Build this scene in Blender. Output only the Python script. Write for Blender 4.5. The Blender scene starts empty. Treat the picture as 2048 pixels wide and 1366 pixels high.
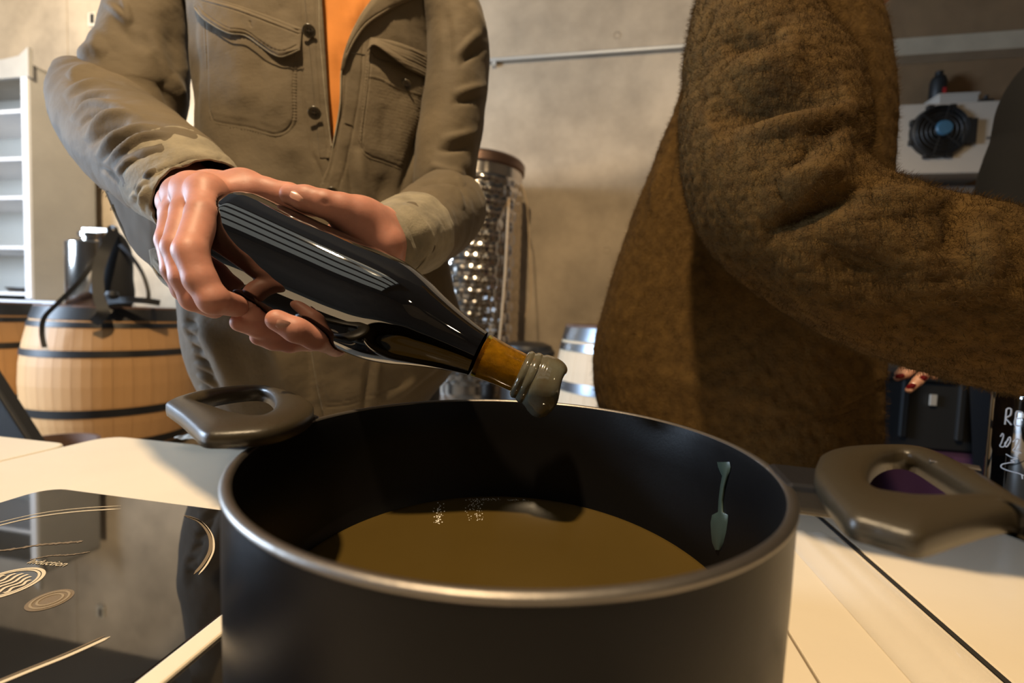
import bpy, bmesh, math, random
import numpy as np
from mathutils import Vector, Matrix

S = bpy.context.scene
COL = S.collection
rnd = random.Random(7)

# ------------------------------------------------------------------ camera
FPX, PITCH, ROLL = 893.0, math.radians(3.11), math.radians(2.1)
CAM = np.array([0.0, 0.0, 0.97])
FW = np.array([0, math.cos(PITCH), -math.sin(PITCH)])
U0 = np.array([0, math.sin(PITCH), math.cos(PITCH)])
X0 = np.array([1.0, 0, 0])
RT = math.cos(ROLL) * X0 + math.sin(ROLL) * U0
UP = -math.sin(ROLL) * X0 + math.cos(ROLL) * U0
cd = bpy.data.cameras.new('camera')
cd.sensor_width = 36.0
cd.lens = FPX / 2048 * 36
cd.clip_start = 0.01
cd.dof.use_dof = True
cd.dof.focus_distance = 0.335
cd.dof.aperture_fstop = 5.0
cam = bpy.data.objects.new('camera', cd)
COL.objects.link(cam)
cam.matrix_world = Matrix(((RT[0], UP[0], -FW[0], CAM[0]), (RT[1], UP[1], -FW[1], CAM[1]), (RT[2], UP[2], -FW[2], CAM[2]), (0, 0, 0, 1)))
S.camera = cam

YAW = math.radians(10.5)                       # the room and the tables stand turned by this much
EU = np.array([math.cos(YAW), -math.sin(YAW), 0.0])
EV = np.array([math.sin(YAW), math.cos(YAW), 0.0])
def R(u, v, z=0.0): return EU * u + EV * v + np.array([0, 0, z])

# ------------------------------------------------------------------ light
S.view_settings.view_transform = 'Standard'
S.view_settings.look = 'None'
S.view_settings.gamma = 1.0
S.view_settings.use_curve_mapping = False
S.view_settings.exposure = 0.0
wd = bpy.data.worlds.new('world'); S.world = wd; wd.use_nodes = True
wd.node_tree.nodes['Background'].inputs[0].default_value = (1.0, 0.84, 0.66, 1)
wd.node_tree.nodes['Background'].inputs[1].default_value = 0.01

def lamp(name, kind, loc, target, power, col, **kw):
    d = bpy.data.lights.new(name, kind)
    d.energy = power; d.color = col
    for k, v in kw.items(): setattr(d, k, v)
    o = bpy.data.objects.new(name, d); COL.objects.link(o)
    o.location = loc
    o.rotation_euler = (Vector(target) - Vector(loc)).to_track_quat('-Z', 'Y').to_euler()
    return o
WARM = (1.0, 0.74, 0.44)
lamp('ceiling_spot', 'SPOT', (-0.36, -0.2, 3.0), (-0.1, 0.7, 0.8), 285, WARM, spot_size=math.radians(120), spot_blend=0.5, shadow_soft_size=0.05)
lamp('ceiling_spot', 'SPOT', (1.7, -1.4, 2.8), (0.3, 0.8, 0.7), 10, WARM, spot_size=math.radians(110), spot_blend=0.6, shadow_soft_size=0.05)
lamp('added_wall_spot', 'SPOT', (0.15, -1.0, 3.2), (0.25, 3.0, 4.0), 360, (1.0, 0.80, 0.56), spot_size=math.radians(62), spot_blend=0.1, shadow_soft_size=0.06)  # added unseen spot, its cone edge draws the light cutoff on the wall
lamp('added_wall_spot', 'SPOT', (-2.7, 1.2, 3.2), (-3.7, 3.5, 2.4), 520, (1.0, 0.80, 0.54), spot_size=math.radians(75), spot_blend=0.5, shadow_soft_size=0.06)  # second added spot, out of view, to brighten the upper left wall
lamp('window_light', 'AREA', (-4.7, 0.2, 1.9), (-3.7, 3.2, 1.3), 110, (0.64, 0.80, 1.0), shape='RECTANGLE', size=1.0, size_y=1.5)
lamp('window_light', 'AREA', (-4.3, 0.75, 1.65), (-0.4, 0.8, 1.05), 190, (0.60, 0.77, 1.0), shape='RECTANGLE', size=0.9, size_y=1.2)

# ------------------------------------------------------------------ helpers: projection
def P(px, py, d):
    px = np.asarray(px, float); py = np.asarray(py, float); d = np.asarray(d, float)
    return CAM + d[..., None] * (FW + ((px - 1024) / FPX)[..., None] * RT + ((683 - py) / FPX)[..., None] * UP)
def G(px, py, z):
    r = FW + (px - 1024) / FPX * RT + (683 - py) / FPX * UP
    return CAM + r * ((z - CAM[2]) / r[2])
def W(q):
    d = q - CAM
    w = d @ FW
    return 1024 + FPX * (d @ RT) / w, 683 - FPX * (d @ UP) / w, w

# ------------------------------------------------------------------ helpers: materials
def mat(name, col, rough=0.6, metal=0.0, var=0.0, vscale=8.0, bump=0.0, bscale=60.0, detail=6.0, col2=None, spec=0.5, coat=0.0, trans=0.0, ior=1.5, sheen=0.0, stretch=None, dist=0.002, rvar=0.0, sss=0.0, bump2=None):
    m = bpy.data.materials.new(name); m.use_nodes = True
    nt = m.node_tree; b = nt.nodes['Principled BSDF']
    c = (*col, 1)
    b.inputs['Base Color'].default_value = c
    b.inputs['Roughness'].default_value = rough
    b.inputs['Metallic'].default_value = metal
    b.inputs['Specular IOR Level'].default_value = spec
    b.inputs['Coat Weight'].default_value = coat
    b.inputs['Coat Roughness'].default_value = 0.05
    b.inputs['Transmission Weight'].default_value = trans
    b.inputs['IOR'].default_value = ior
    b.inputs['Sheen Weight'].default_value = sheen
    b.inputs['Sheen Roughness'].default_value = 0.5
    if sss:
        b.inputs['Subsurface Weight'].default_value = sss
        b.inputs['Subsurface Radius'].default_value = (0.008, 0.003, 0.0015)
        b.inputs['Subsurface Scale'].default_value = 0.6
    tc = nt.nodes.new('ShaderNodeTexCoord'); src = tc.outputs['Object']
    if stretch:
        mp = nt.nodes.new('ShaderNodeMapping'); mp.inputs['Scale'].default_value = stretch
        nt.links.new(src, mp.inputs['Vector']); src = mp.outputs['Vector']
    def noise(sc, det=detail, ro=0.6):
        n = nt.nodes.new('ShaderNodeTexNoise'); n.inputs['Scale'].default_value = sc; n.inputs['Detail'].default_value = det; n.inputs['Roughness'].default_value = ro
        nt.links.new(src, n.inputs['Vector']); return n
    if var > 0 or col2:
        n = noise(vscale)
        rp = nt.nodes.new('ShaderNodeValToRGB')
        rp.color_ramp.elements[0].position = 0.32; rp.color_ramp.elements[1].position = 0.68
        a2 = col2 if col2 else tuple(x * (1 + var) for x in col)
        a1 = col if col2 else tuple(x * (1 - var) for x in col)
        rp.color_ramp.elements[0].color = (*a1, 1); rp.color_ramp.elements[1].color = (*a2, 1)
        nt.links.new(n.outputs['Fac'], rp.inputs['Fac']); nt.links.new(rp.outputs['Color'], b.inputs['Base Color'])
    if rvar > 0:
        n = noise(vscale * 2.3)
        mr = nt.nodes.new('ShaderNodeMapRange'); mr.inputs['To Min'].default_value = max(0, rough - rvar); mr.inputs['To Max'].default_value = rough + rvar
        nt.links.new(n.outputs['Fac'], mr.inputs['Value']); nt.links.new(mr.outputs['Result'], b.inputs['Roughness'])
    if bump > 0:
        n = noise(bscale)
        bp = nt.nodes.new('ShaderNodeBump'); bp.inputs['Strength'].default_value = bump; bp.inputs['Distance'].default_value = dist
        nt.links.new(n.outputs['Fac'], bp.inputs['Height'])
        if bump2:
            n2 = noise(bump2[0]); bp2 = nt.nodes.new('ShaderNodeBump'); bp2.inputs['Strength'].default_value = bump2[1]; bp2.inputs['Distance'].default_value = bump2[2]
            nt.links.new(n2.outputs['Fac'], bp2.inputs['Height']); nt.links.new(bp2.outputs['Normal'], bp.inputs['Normal'])
        nt.links.new(bp.outputs['Normal'], b.inputs['Normal'])
    return m
M = {}
def mk(key, *a, **k): M[key] = mat(key, *a, **k)
mk('concrete', (0.40, 0.325, 0.235), 0.85, var=0.30, vscale=1.9, bump=0.4, bscale=9, dist=0.012, bump2=(70, 0.35, 0.003), detail=9.0)
mk('concrete_shaded', (0.27, 0.165, 0.082), 0.8, var=0.2, vscale=2.2, bump=0.35, bscale=9, dist=0.01)  # same concrete, browner: the shade on the right side put into the colour
mk('wall_plain', (0.13, 0.105, 0.08), 0.85, var=0.18, vscale=1.6, bump=0.3, bscale=9, dist=0.01)
mk('ceiling_paint', (0.11, 0.105, 0.095), 0.9, var=0.06, vscale=3)
mk('beam_paint', (0.05, 0.047, 0.042), 0.7)
mk('floor', (0.22, 0.19, 0.15), 0.55, var=0.2, vscale=2, bump=0.2, bscale=30)
mk('rail_metal', (0.55, 0.54, 0.5), 0.4, metal=0.4)
mk('rail_beige', (0.50, 0.41, 0.29), 0.7, var=0.1)
mk('shelf_grey', (0.30, 0.285, 0.26), 0.55, var=0.07, vscale=5)
mk('shelf_edge', (0.62, 0.63, 0.66), 0.45)
mk('shelf_back', (0.55, 0.53, 0.48), 0.6)
mk('table_white', (0.74, 0.65, 0.51), 0.42, var=0.03, vscale=6, bump=0.05, bscale=200)
mk('table_leg', (0.35, 0.35, 0.36), 0.4, metal=0.7)
mk('black_glass', (0.010, 0.009, 0.008), 0.03, rvar=0.02, vscale=30, spec=1.0)
mk('black_plastic', (0.014, 0.013, 0.013), 0.42, bump=0.1, bscale=400)
mk('print_cream', (0.62, 0.52, 0.36), 0.5)
mk('print_dim', (0.16, 0.115, 0.065), 0.5)
mk('print_mid', (0.26, 0.20, 0.12), 0.5)
mk('pot_black', (0.0045, 0.004, 0.0045), 0.32, rvar=0.04, vscale=20, bump=0.05, bscale=500, spec=0.12)
mk('pot_inside', (0.004, 0.004, 0.0045), 0.36, rvar=0.05, vscale=20, bump=0.05, bscale=420, spec=0.35)
mk('aluminium', (0.26, 0.235, 0.21), 0.42, metal=1.0, bump=0.15, bscale=90)
mk('handle_plastic', (0.034, 0.026, 0.015), 0.36, bump=0.25, bscale=700, dist=0.0006, spec=0.5)
mk('steel_dark', (0.05, 0.05, 0.055), 0.35, metal=0.8)
mk('wax_liquid', (0.066, 0.042, 0.010), 0.045, var=0.06, vscale=6, spec=0.5, ior=1.44)
mk('wax_solid', (0.115, 0.115, 0.085), 0.12, var=0.12, vscale=60, coat=0.6, col2=(0.085, 0.068, 0.04))
mk('wax_drip', (0.045, 0.068, 0.055), 0.35)
mk('bubble_glint', (0.9, 0.88, 0.82), 0.12, spec=1.0)  # white colour stands in for the glints on the bubbles
mk('bottle_dark', (0.003, 0.0024, 0.0022), 0.025, spec=0.9, ior=1.85, rvar=0.012, vscale=40)
mk('neck_glass', (0.62, 0.52, 0.07), 0.02, trans=1.0, ior=1.45)
mk('cork', (0.46, 0.25, 0.035), 0.7, var=0.25, vscale=160, bump=0.3, bscale=300)
mk('skin', (0.47, 0.215, 0.158), 0.5, var=0.16, vscale=30, bump=0.2, bscale=260, dist=0.0008, sss=0.25, spec=0.35)
mk('skin_pale', (0.56, 0.30, 0.21), 0.48, sss=0.3)
mk('nail', (0.50, 0.26, 0.20), 0.28, spec=0.6)
mk('nail_red', (0.16, 0.008, 0.012), 0.15)
mk('lip', (0.4, 0.15, 0.12), 0.4)
mk('eye', (0.7, 0.7, 0.68), 0.15)
mk('hair_brown', (0.05, 0.03, 0.018), 0.55, bump=0.8, bscale=60, dist=0.01, stretch=(6, 6, 0.6))
mk('jacket', (0.108, 0.080, 0.044), 0.82, var=0.22, vscale=7, bump=0.35, bscale=900, dist=0.0006, sheen=0.06, bump2=(45, 0.35, 0.004))
mk('jacket_in', (0.10, 0.075, 0.045), 0.9)
mk('jacket_edge', (0.25, 0.215, 0.15), 0.85, var=0.2, vscale=60)
mk('cuff_worn', (0.24, 0.205, 0.14), 0.85, var=0.3, vscale=35, bump=0.5, bscale=500, dist=0.001, sheen=0.1)
mk('button_brown', (0.06, 0.045, 0.022), 0.3)
mk('shirt_orange', (0.66, 0.225, 0.028), 0.85, bump=0.3, bscale=600, dist=0.0008, var=0.1, vscale=10, sheen=0.2)
mk('jeans', (0.05, 0.05, 0.055), 0.85, bump=0.3, bscale=700, dist=0.001)
mk('shoe', (0.04, 0.03, 0.025), 0.5)
mk('teddy', (0.094, 0.052, 0.0125), 0.92, col2=(0.056, 0.030, 0.0070), vscale=55, bump=0.8, bscale=260, dist=0.002, bump2=(620, 0.8, 0.0015), spec=0.2)
mk('suede', (0.22, 0.11, 0.035), 0.9, var=0.1, vscale=30, sheen=0.2)
mk('black_knit', (0.008, 0.0085, 0.010), 0.9, bump=0.3, bscale=400, dist=0.001, spec=0.2)
mk('oak', (0.50, 0.27, 0.105), 0.6, var=0.17, vscale=5, stretch=(1, 1, 0.25), bump=0.2, bscale=40)
mk('oak_pale', (0.66, 0.53, 0.37), 0.6, var=0.07, vscale=5, stretch=(1, 1, 0.2), bump=0.15, bscale=40)
mk('oak_head', (0.13, 0.07, 0.045), 0.7, var=0.2, vscale=10)
mk('hoop_black', (0.03, 0.028, 0.027), 0.45, metal=0.5, var=0.3, vscale=10)
mk('hoop_steel', (0.30, 0.33, 0.37), 0.3, metal=1.0)
mk('pallet', (0.25, 0.18, 0.10), 0.8, var=0.2)
mk('stainless', (0.60, 0.55, 0.50), 0.16, metal=1.0)
mk('stainless_rim', (0.16, 0.10, 0.075), 0.35, metal=0.8)
mk('rope', (0.45, 0.33, 0.20), 0.8)
mk('black_cloth', (0.012, 0.012, 0.014), 0.7, bump=0.3, bscale=200)
mk('strap', (0.012, 0.012, 0.014), 0.5, bump=0.3, bscale=500)
mk('ac_white', (0.50, 0.45, 0.385), 0.5, var=0.03)
mk('fan_black', (0.012, 0.012, 0.012), 0.5)
mk('fan_hub', (0.05, 0.14, 0.23), 0.4)
mk('red', (0.4, 0.02, 0.02), 0.4)
mk('cabinet', (0.13, 0.115, 0.10), 0.6)
mk('dark_crate', (0.010, 0.011, 0.012), 0.6)
mk('purple', (0.035, 0.006, 0.032), 0.8)
mk('magenta', (0.16, 0.012, 0.12), 0.7)
mk('paper', (0.72, 0.68, 0.6), 0.7)
mk('marker', (0.72, 0.74, 0.78), 0.5)
mk('film', (0.9, 0.88, 0.85), 0.08, spec=0.5)
M['film'].node_tree.nodes['Principled BSDF'].inputs['Alpha'].default_value = 0.16
mk('sky_pane', (0.35, 0.36, 0.33), 0.4)
_b = M['sky_pane'].node_tree.nodes['Principled BSDF']; _b.inputs['Emission Color'].default_value = (1.0, 0.99, 0.86, 1); _b.inputs['Emission Strength'].default_value = 0.34
mk('gap_dark', (0.02, 0.018, 0.016), 0.8)
mk('switch', (0.6, 0.55, 0.45), 0.5)

# ------------------------------------------------------------------ helpers: objects
def link(name, me, parent=None, m=None, smooth=False):
    o = bpy.data.objects.new(name, me); COL.objects.link(o)
    if m is not None: me.materials.append(M[m] if isinstance(m, str) else m)
    if parent is not None: o.parent = parent
    if smooth: me.shade_smooth()
    return o
def tag(o, label, cat=None, group=None, kind=None):
    if label: o['label'] = label
    if cat: o['category'] = cat
    if group: o['group'] = group
    if kind: o['kind'] = kind
    return o
def thing(name, loc, label, cat, group=None):
    o = bpy.data.objects.new(name, None); COL.objects.link(o); o.location = [float(x) for x in loc]
    o.empty_display_size = 0.05
    return tag(o, label, cat, group)
def child(o, root):
    """parent keeping world place (root has only a translation)"""
    o.parent = root
    o.matrix_parent_inverse = Matrix.Translation(-root.location)
    return o
def npmesh(name, v, f, parent=None, m=None, smooth=True):
    me = bpy.data.meshes.new(name)
    v = np.asarray(v, float)
    if isinstance(f, np.ndarray) and f.ndim == 2:
        n, k = f.shape
        me.vertices.add(len(v)); me.vertices.foreach_set('co', v.ravel())
        me.loops.add(n * k); me.loops.foreach_set('vertex_index', f.ravel().astype(np.int32))
        me.polygons.add(n); me.polygons.foreach_set('loop_start', np.arange(0, n * k, k, dtype=np.int32))
        me.update(calc_edges=True); me.validate()
    else:
        me.from_pydata([tuple(x) for x in v], [], [tuple(int(i) for i in q) for q in f]); me.update()
    o = link(name, me, None, m, smooth)
    if parent is not None: child(o, parent)
    return o
def gridfaces(nu, nv, cu=False, off=0):
    iu = np.arange(nu if cu else nu - 1); iv = np.arange(nv - 1)
    a, b = np.meshgrid(iu, iv, indexing='xy')
    a2 = (a + 1) % nu
    return (np.stack([b * nu + a, b * nu + a2, (b + 1) * nu + a2, (b + 1) * nu + a], -1).reshape(-1, 4) + off)
class MB:
    """collects vertices and faces for one mesh"""
    def __init__(s): s.v = []; s.f = []
    def add(s, v, f):
        o = len(s.v); s.v += [tuple(map(float, x)) for x in v]; s.f += [tuple(int(i) + o for i in q) for q in f]; return s
    def box(s, c, h, ax=None):
        ax = np.eye(3) if ax is None else np.asarray(ax); c = np.asarray(c, float)
        vs = [c + ax[0] * h[0] * i + ax[1] * h[1] * j + ax[2] * h[2] * k for k in (-1, 1) for j in (-1, 1) for i in (-1, 1)]
        return s.add(vs, [(0, 2, 3, 1), (4, 5, 7, 6), (0, 1, 5, 4), (2, 6, 7, 3), (0, 4, 6, 2), (1, 3, 7, 5)])
    def lathe(s, prof, n=48, o=(0, 0, 0), ax=None, closed=False):
        ax = np.eye(3) if ax is None else np.asarray(ax); o = np.asarray(o, float)
        prof = np.asarray(prof, float); th = np.linspace(0, 2 * math.pi, n, endpoint=False)
        v = [o + ax[0] * r * math.cos(t) + ax[1] * r * math.sin(t) + ax[2] * z for r, z in prof for t in th]
        return s.add(v, gridfaces(n, len(prof), True))
    def tube(s, pts, r, n=8, caps=True):
        pts = np.asarray(pts, float); k = len(pts)
        rr = np.full(k, r) if np.isscalar(r) else np.asarray(r, float)
        tg = np.gradient(pts, axis=0); tg /= np.linalg.norm(tg, axis=1)[:, None] + 1e-12
        ref = np.array([0, 0, 1.0]) if abs(tg[0][2]) < 0.9 else np.array([1.0, 0, 0])
        a = np.cross(ref, tg[0]); a /= np.linalg.norm(a); v = []
        for i in range(k):
            a = a - tg[i] * (a @ tg[i]); a /= np.linalg.norm(a); b = np.cross(tg[i], a)
            for t in np.linspace(0, 2 * math.pi, n, endpoint=False): v.append(pts[i] + rr[i] * (a * math.cos(t) + b * math.sin(t)))
        f = gridfaces(n, k, True).tolist()
        if caps: f += [tuple(range(n - 1, -1, -1)), tuple(range((k - 1) * n, k * n))]
        return s.add(v, f)
    def prism(s, poly, h, ax=None, o=(0, 0, 0)):
        ax = np.eye(3) if ax is None else np.asarray(ax); o = np.asarray(o, float); n = len(poly)
        v = [o + ax[0] * x + ax[1] * y for x, y in poly] + [o + ax[0] * x + ax[1] * y + ax[2] * h for x, y in poly]
        return s.add(v, [tuple(range(n - 1, -1, -1)), tuple(range(n, 2 * n))] + [(i, (i + 1) % n, n + (i + 1) % n, n + i) for i in range(n)])
    def build(s, name, m, parent=None, smooth=False, bevel=0, seg=2, angle=35):
        me = bpy.data.meshes.new(name); me.from_pydata(s.v, [], s.f); me.update()
        bm = bmesh.new(); bm.from_mesh(me)
        bmesh.ops.recalc_face_normals(bm, faces=bm.faces); bm.to_mesh(me); bm.free()
        o = link(name, me, None, m)
        if bevel:
            md = o.modifiers.new('bevel', 'BEVEL'); md.width = bevel; md.segments = seg; md.limit_method = 'ANGLE'; md.angle_limit = math.radians(40)
        if smooth:
            me.shade_smooth()
            if angle: me.set_sharp_from_angle(angle=math.radians(angle))
        if parent is not None: child(o, parent)
        return o
AX = np.stack([EU, EV, np.array([0, 0, 1.0])])
def cr(pts, n):
    """Catmull-Rom through rows of pts, n samples"""
    p = np.asarray(pts, float); k = len(p)
    t = np.linspace(0, k - 1, n); i = np.clip(t.astype(int), 0, k - 2); u = (t - i)[:, None]
    p0 = p[np.clip(i - 1, 0, k - 1)]; p1 = p[i]; p2 = p[i + 1]; p3 = p[np.clip(i + 2, 0, k - 1)]
    return 0.5 * (2 * p1 + (p2 - p0) * u + (2 * p0 - 5 * p1 + 4 * p2 - p3) * u**2 + (3 * p1 - p0 - 3 * p2 + p3) * u**3)
def polyd(px, py, pts):
    """distance to a polyline and the position along it, in pixels"""
    best = np.full(px.shape, 1e9); tt = np.zeros(px.shape); L = 0; sgn = np.zeros(px.shape)
    for (x0, y0), (x1, y1) in zip(pts[:-1], pts[1:]):
        dx, dy = x1 - x0, y1 - y0; l2 = dx * dx + dy * dy + 1e-9; l = math.sqrt(l2)
        h = np.clip(((px - x0) * dx + (py - y0) * dy) / l2, 0, 1)
        d = np.hypot(px - x0 - h * dx, py - y0 - h * dy)
        k = d < best
        best = np.where(k, d, best); tt = np.where(k, L + h * l, tt)
        sgn = np.where(k, np.sign(dx * (py - y0) - dy * (px - x0)), sgn); L += l
    return best, tt / max(L, 1e-9), sgn
def brush(px, py, strokes):
    """height in metres of folds, seams and stitches drawn over the cloth"""
    h = np.zeros(px.shape)
    for pts, w, a, *o in strokes:
        x0 = min(p[0] for p in pts) - 4 * w; x1 = max(p[0] for p in pts) + 4 * w; y0 = min(p[1] for p in pts) - 4 * w; y1 = max(p[1] for p in pts) + 4 * w
        k = (px > x0) & (px < x1) & (py > y0) & (py < y1)
        if not k.any(): continue
        pp = cr(pts, max(len(pts) * 5, 2)) if len(pts) > 2 else np.asarray(pts, float)
        d, t, s = polyd(px[k], py[k], [tuple(q) for q in pp])
        ends = np.sin(math.pi * np.clip(t, 0, 1)) ** 0.8 if not o or o[0] != 'full' else 1.0
        if o and o[0] == 'step': g = np.where(s > 0, np.exp(-(d / w) ** 2), np.exp(-(d / (w * 0.25)) ** 2))
        elif o and o[0] == 'stitch': g = np.exp(-(d / w) ** 2) * (0.5 + 0.5 * np.sign(np.sin(t * o[1])))
        else: g = np.exp(-(d / w) ** 2)
        h[k] += a * g * ends
    return h
def fbm(q, sc, seed=0, octv=3):
    """cheap smooth noise from summed sines, about -1..1"""
    r = np.random.RandomState(seed); out = np.zeros(q.shape[:-1]); amp = 1.0; tot = 0
    for o in range(octv):
        for k in range(5):
            d = r.normal(size=3); d /= np.linalg.norm(d); out += amp * np.sin(q @ d * sc * (0.7 + 0.6 * r.rand()) * 2**o + r.rand() * 6.28) / 2.2
        tot += amp; amp *= 0.5
    return out / tot
def normals_grid(V):
    du = np.gradient(V, axis=1); dv = np.gradient(V, axis=0)
    n = np.cross(du, dv); return n / (np.linalg.norm(n, axis=-1)[..., None] + 1e-12)

def ring_frames(rings, nv, flat=False):
    """centres, axes and half sizes of the rings of a tube whose outline passes px -+ half width, seen from the camera"""
    r = cr(rings, nv)
    g2 = np.gradient(r[:, :2], axis=0); g2 = g2 / (np.linalg.norm(g2, axis=1)[:, None] + 1e-9)
    e = np.stack([g2[:, 1], -g2[:, 0]], 1)
    if flat: e = np.tile([1.0, 0.0], (nv, 1))
    ray = lambda s: P(r[:, 0] + s * r[:, 3] * e[:, 0], r[:, 1] + s * r[:, 3] * e[:, 1], np.ones(nv)) - CAM
    unit = lambda q: q / np.linalg.norm(q, axis=1)[:, None]
    r1, r2 = unit(ray(-1)), unit(ray(1))
    m = unit(r1 + r2)
    c = CAM + m * (r[:, 2] / (m @ FW))[:, None]
    tg = unit(np.gradient(c, axis=0)); n1 = unit(r2 - r1)
    if flat: tg = np.tile(-UP, (nv, 1))
    n2 = unit(np.cross(n1, tg)); k = np.sum(n2 * m, 1); n2 *= np.where(k < 0, -1, 1)[:, None]; k = np.abs(k)
    D2 = np.sum((c - CAM) ** 2, 1); b = r[:, 4]
    al = np.arccos(np.clip(np.sum(r1 * r2, 1), -1, 1)) / 2
    a = np.tan(al) * np.sqrt(np.maximum(D2 - (b * k) ** 2, .3 * D2))
    return r, c, n1, n2, a, b
def loft(rings, nu, nv, closed=True, exp=2.0):
    """rings: (px, py, depth, half width px across, depth half size m); returns V[nv,nu,3] with u round"""
    r, c, n1, n2, a, b = ring_frames(rings, nv)
    th = np.linspace(0, 2 * math.pi, nu, endpoint=False)
    ct = np.sign(np.cos(th)) * np.abs(np.cos(th)) ** (2 / exp); st = np.sign(np.sin(th)) * np.abs(np.sin(th)) ** (2 / exp)
    return c[:, None] + a[:, None, None] * ct[None, :, None] * n1[:, None] + b[:, None, None] * st[None, :, None] * n2[:, None], c
def sculpt(V, c, strokes, facing=True, noise=()):
    """push the cloth along its normals with brush strokes (towards the viewer's side) and noise"""
    n = V - c[:, None]; n /= np.linalg.norm(n, axis=-1)[..., None]
    px, py, d = W(V)
    view = CAM - V; view /= np.linalg.norm(view, axis=-1)[..., None]
    f = np.clip(np.sum(n * view, -1) * 2.5 + 0.5, 0, 1)
    h = brush(px, py, strokes) * f
    for a, sc, seed in noise: h = h + a * fbm(V, sc, seed)
    return V + n * h[..., None]

# ------------------------------------------------------------------ helpers: implicit bodies
def sd_cone(p, a, b, ra, rb):
    ba = (b - a).astype(np.float32); pa = p - a.astype(np.float32)
    h = np.clip((pa @ ba) / (ba @ ba + 1e-12), 0, 1)
    return np.sqrt(((pa - h[..., None] * ba) ** 2).sum(-1)) - (ra + (rb - ra) * h)
def smin(a, b, k):
    h = np.clip(0.5 + 0.5 * (b - a) / k, 0, 1)
    return b + (a - b) * h - k * h * (1 - h)
def surface_nets(D, o, s):
    nx, ny, nz = D.shape
    neg = D < 0
    c = np.zeros((nx - 1, ny - 1, nz - 1), int)
    for i in (0, 1):
        for j in (0, 1):
            for k in (0, 1): c += neg[i:nx - 1 + i, j:ny - 1 + j, k:nz - 1 + k]
    act = (c > 0) & (c < 8)
    idx = -np.ones(act.shape, int); I = np.argwhere(act); idx[act] = np.arange(len(I))
    acc = np.zeros((len(I), 3)); cnt = np.zeros(len(I))
    cor = [(i, j, k) for i in (0, 1) for j in (0, 1) for k in (0, 1)]
    for a in cor:
        for b in cor:
            if sum(abs(x - y) for x, y in zip(a, b)) == 1 and a < b:
                da = D[I[:, 0] + a[0], I[:, 1] + a[1], I[:, 2] + a[2]]; db = D[I[:, 0] + b[0], I[:, 1] + b[1], I[:, 2] + b[2]]
                x = (da < 0) != (db < 0)
                t = np.where(x, da / np.where(da - db == 0, 1, da - db), 0)
                q = np.array(a) + t[:, None] * (np.array(b) - np.array(a))
                acc[x] += q[x]; cnt[x] += 1
    v = o + s * (I + acc / np.maximum(cnt, 1)[:, None])
    F = []
    for ax in range(3):
        sl0 = [slice(None)] * 3; sl1 = [slice(None)] * 3; sl0[ax] = slice(0, -1); sl1[ax] = slice(1, None)
        cr_ = neg[tuple(sl0)] != neg[tuple(sl1)]
        e = np.argwhere(cr_)
        b_, c_ = (ax + 1) % 3, (ax + 2) % 3
        e = e[(e[:, b_] > 0) & (e[:, c_] > 0) & (e[:, b_] < D.shape[b_] - 1) & (e[:, c_] < D.shape[c_] - 1)]
        def at(db, dc):
            q = e.copy(); q[:, b_] -= db; q[:, c_] -= dc; return idx[q[:, 0], q[:, 1], q[:, 2]]
        q = np.stack([at(1, 1), at(0, 1), at(0, 0), at(1, 0)], 1)
        s0 = neg[e[:, 0], e[:, 1], e[:, 2]]
        q[~s0] = q[~s0][:, ::-1]
        F.append(q[(q >= 0).all(1)])
    return v, np.concatenate(F)
def relax(v, f, it=2, lam=0.5):
    for _ in range(it):
        acc = np.zeros_like(v); cnt = np.zeros(len(v))
        for a, b in ((0, 1), (1, 2), (2, 3), (3, 0)):
            np.add.at(acc, f[:, a], v[f[:, b]]); np.add.at(acc, f[:, b], v[f[:, a]])
            np.add.at(cnt, f[:, a], 1); np.add.at(cnt, f[:, b], 1)
        v = v + lam * (acc / np.maximum(cnt, 1)[:, None] - v)
    return v
def implicit(chains, vox, cut=None, kpalm=0.008, kin=0.004, kbetween=0.0012, ell=()):
    """chains: list of (group, [(point, radius), ...]); group 0 = palm/trunk, others stay apart from each other"""
    allp = np.array([q for _, ch in chains for q, _ in ch]); rm = max(r for _, ch in chains for _, r in ch)
    for cc, rr, _ in ell: allp = np.vstack([allp, cc + rr, cc - rr])
    lo = allp.min(0) - rm - 3 * vox; hi = allp.max(0) + rm + 3 * vox
    n = np.ceil((hi - lo) / vox).astype(int) + 1
    g = np.stack(np.meshgrid(*[lo[i] + vox * np.arange(n[i]) for i in range(3)], indexing='ij'), -1).astype(np.float32)
    grp = {}
    for gi, ch in chains:
        for (a, ra), (b, rb) in zip(ch[:-1], ch[1:]):
            d = sd_cone(g, a, b, ra, rb)
            grp[gi] = d if gi not in grp else smin(grp[gi], d, kin if gi else kpalm)
    for cc, rr, gi in ell:
        k0 = np.sqrt((((g - cc.astype(np.float32)) / rr.astype(np.float32)) ** 2).sum(-1)); d = (k0 - 1) * rr.min()
        grp[gi] = d if gi not in grp else smin(grp[gi], d, kpalm)
    D = None
    for gi in sorted(grp):
        if gi == 0: continue
        D = grp[gi] if D is None else smin(D, grp[gi], kbetween)
    if 0 in grp: D = grp[0] if D is None else smin(D, grp[0], kpalm)
    if cut is not None: D = np.maximum(D, -cut(g))
    return surface_nets(D, lo, vox)

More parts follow.
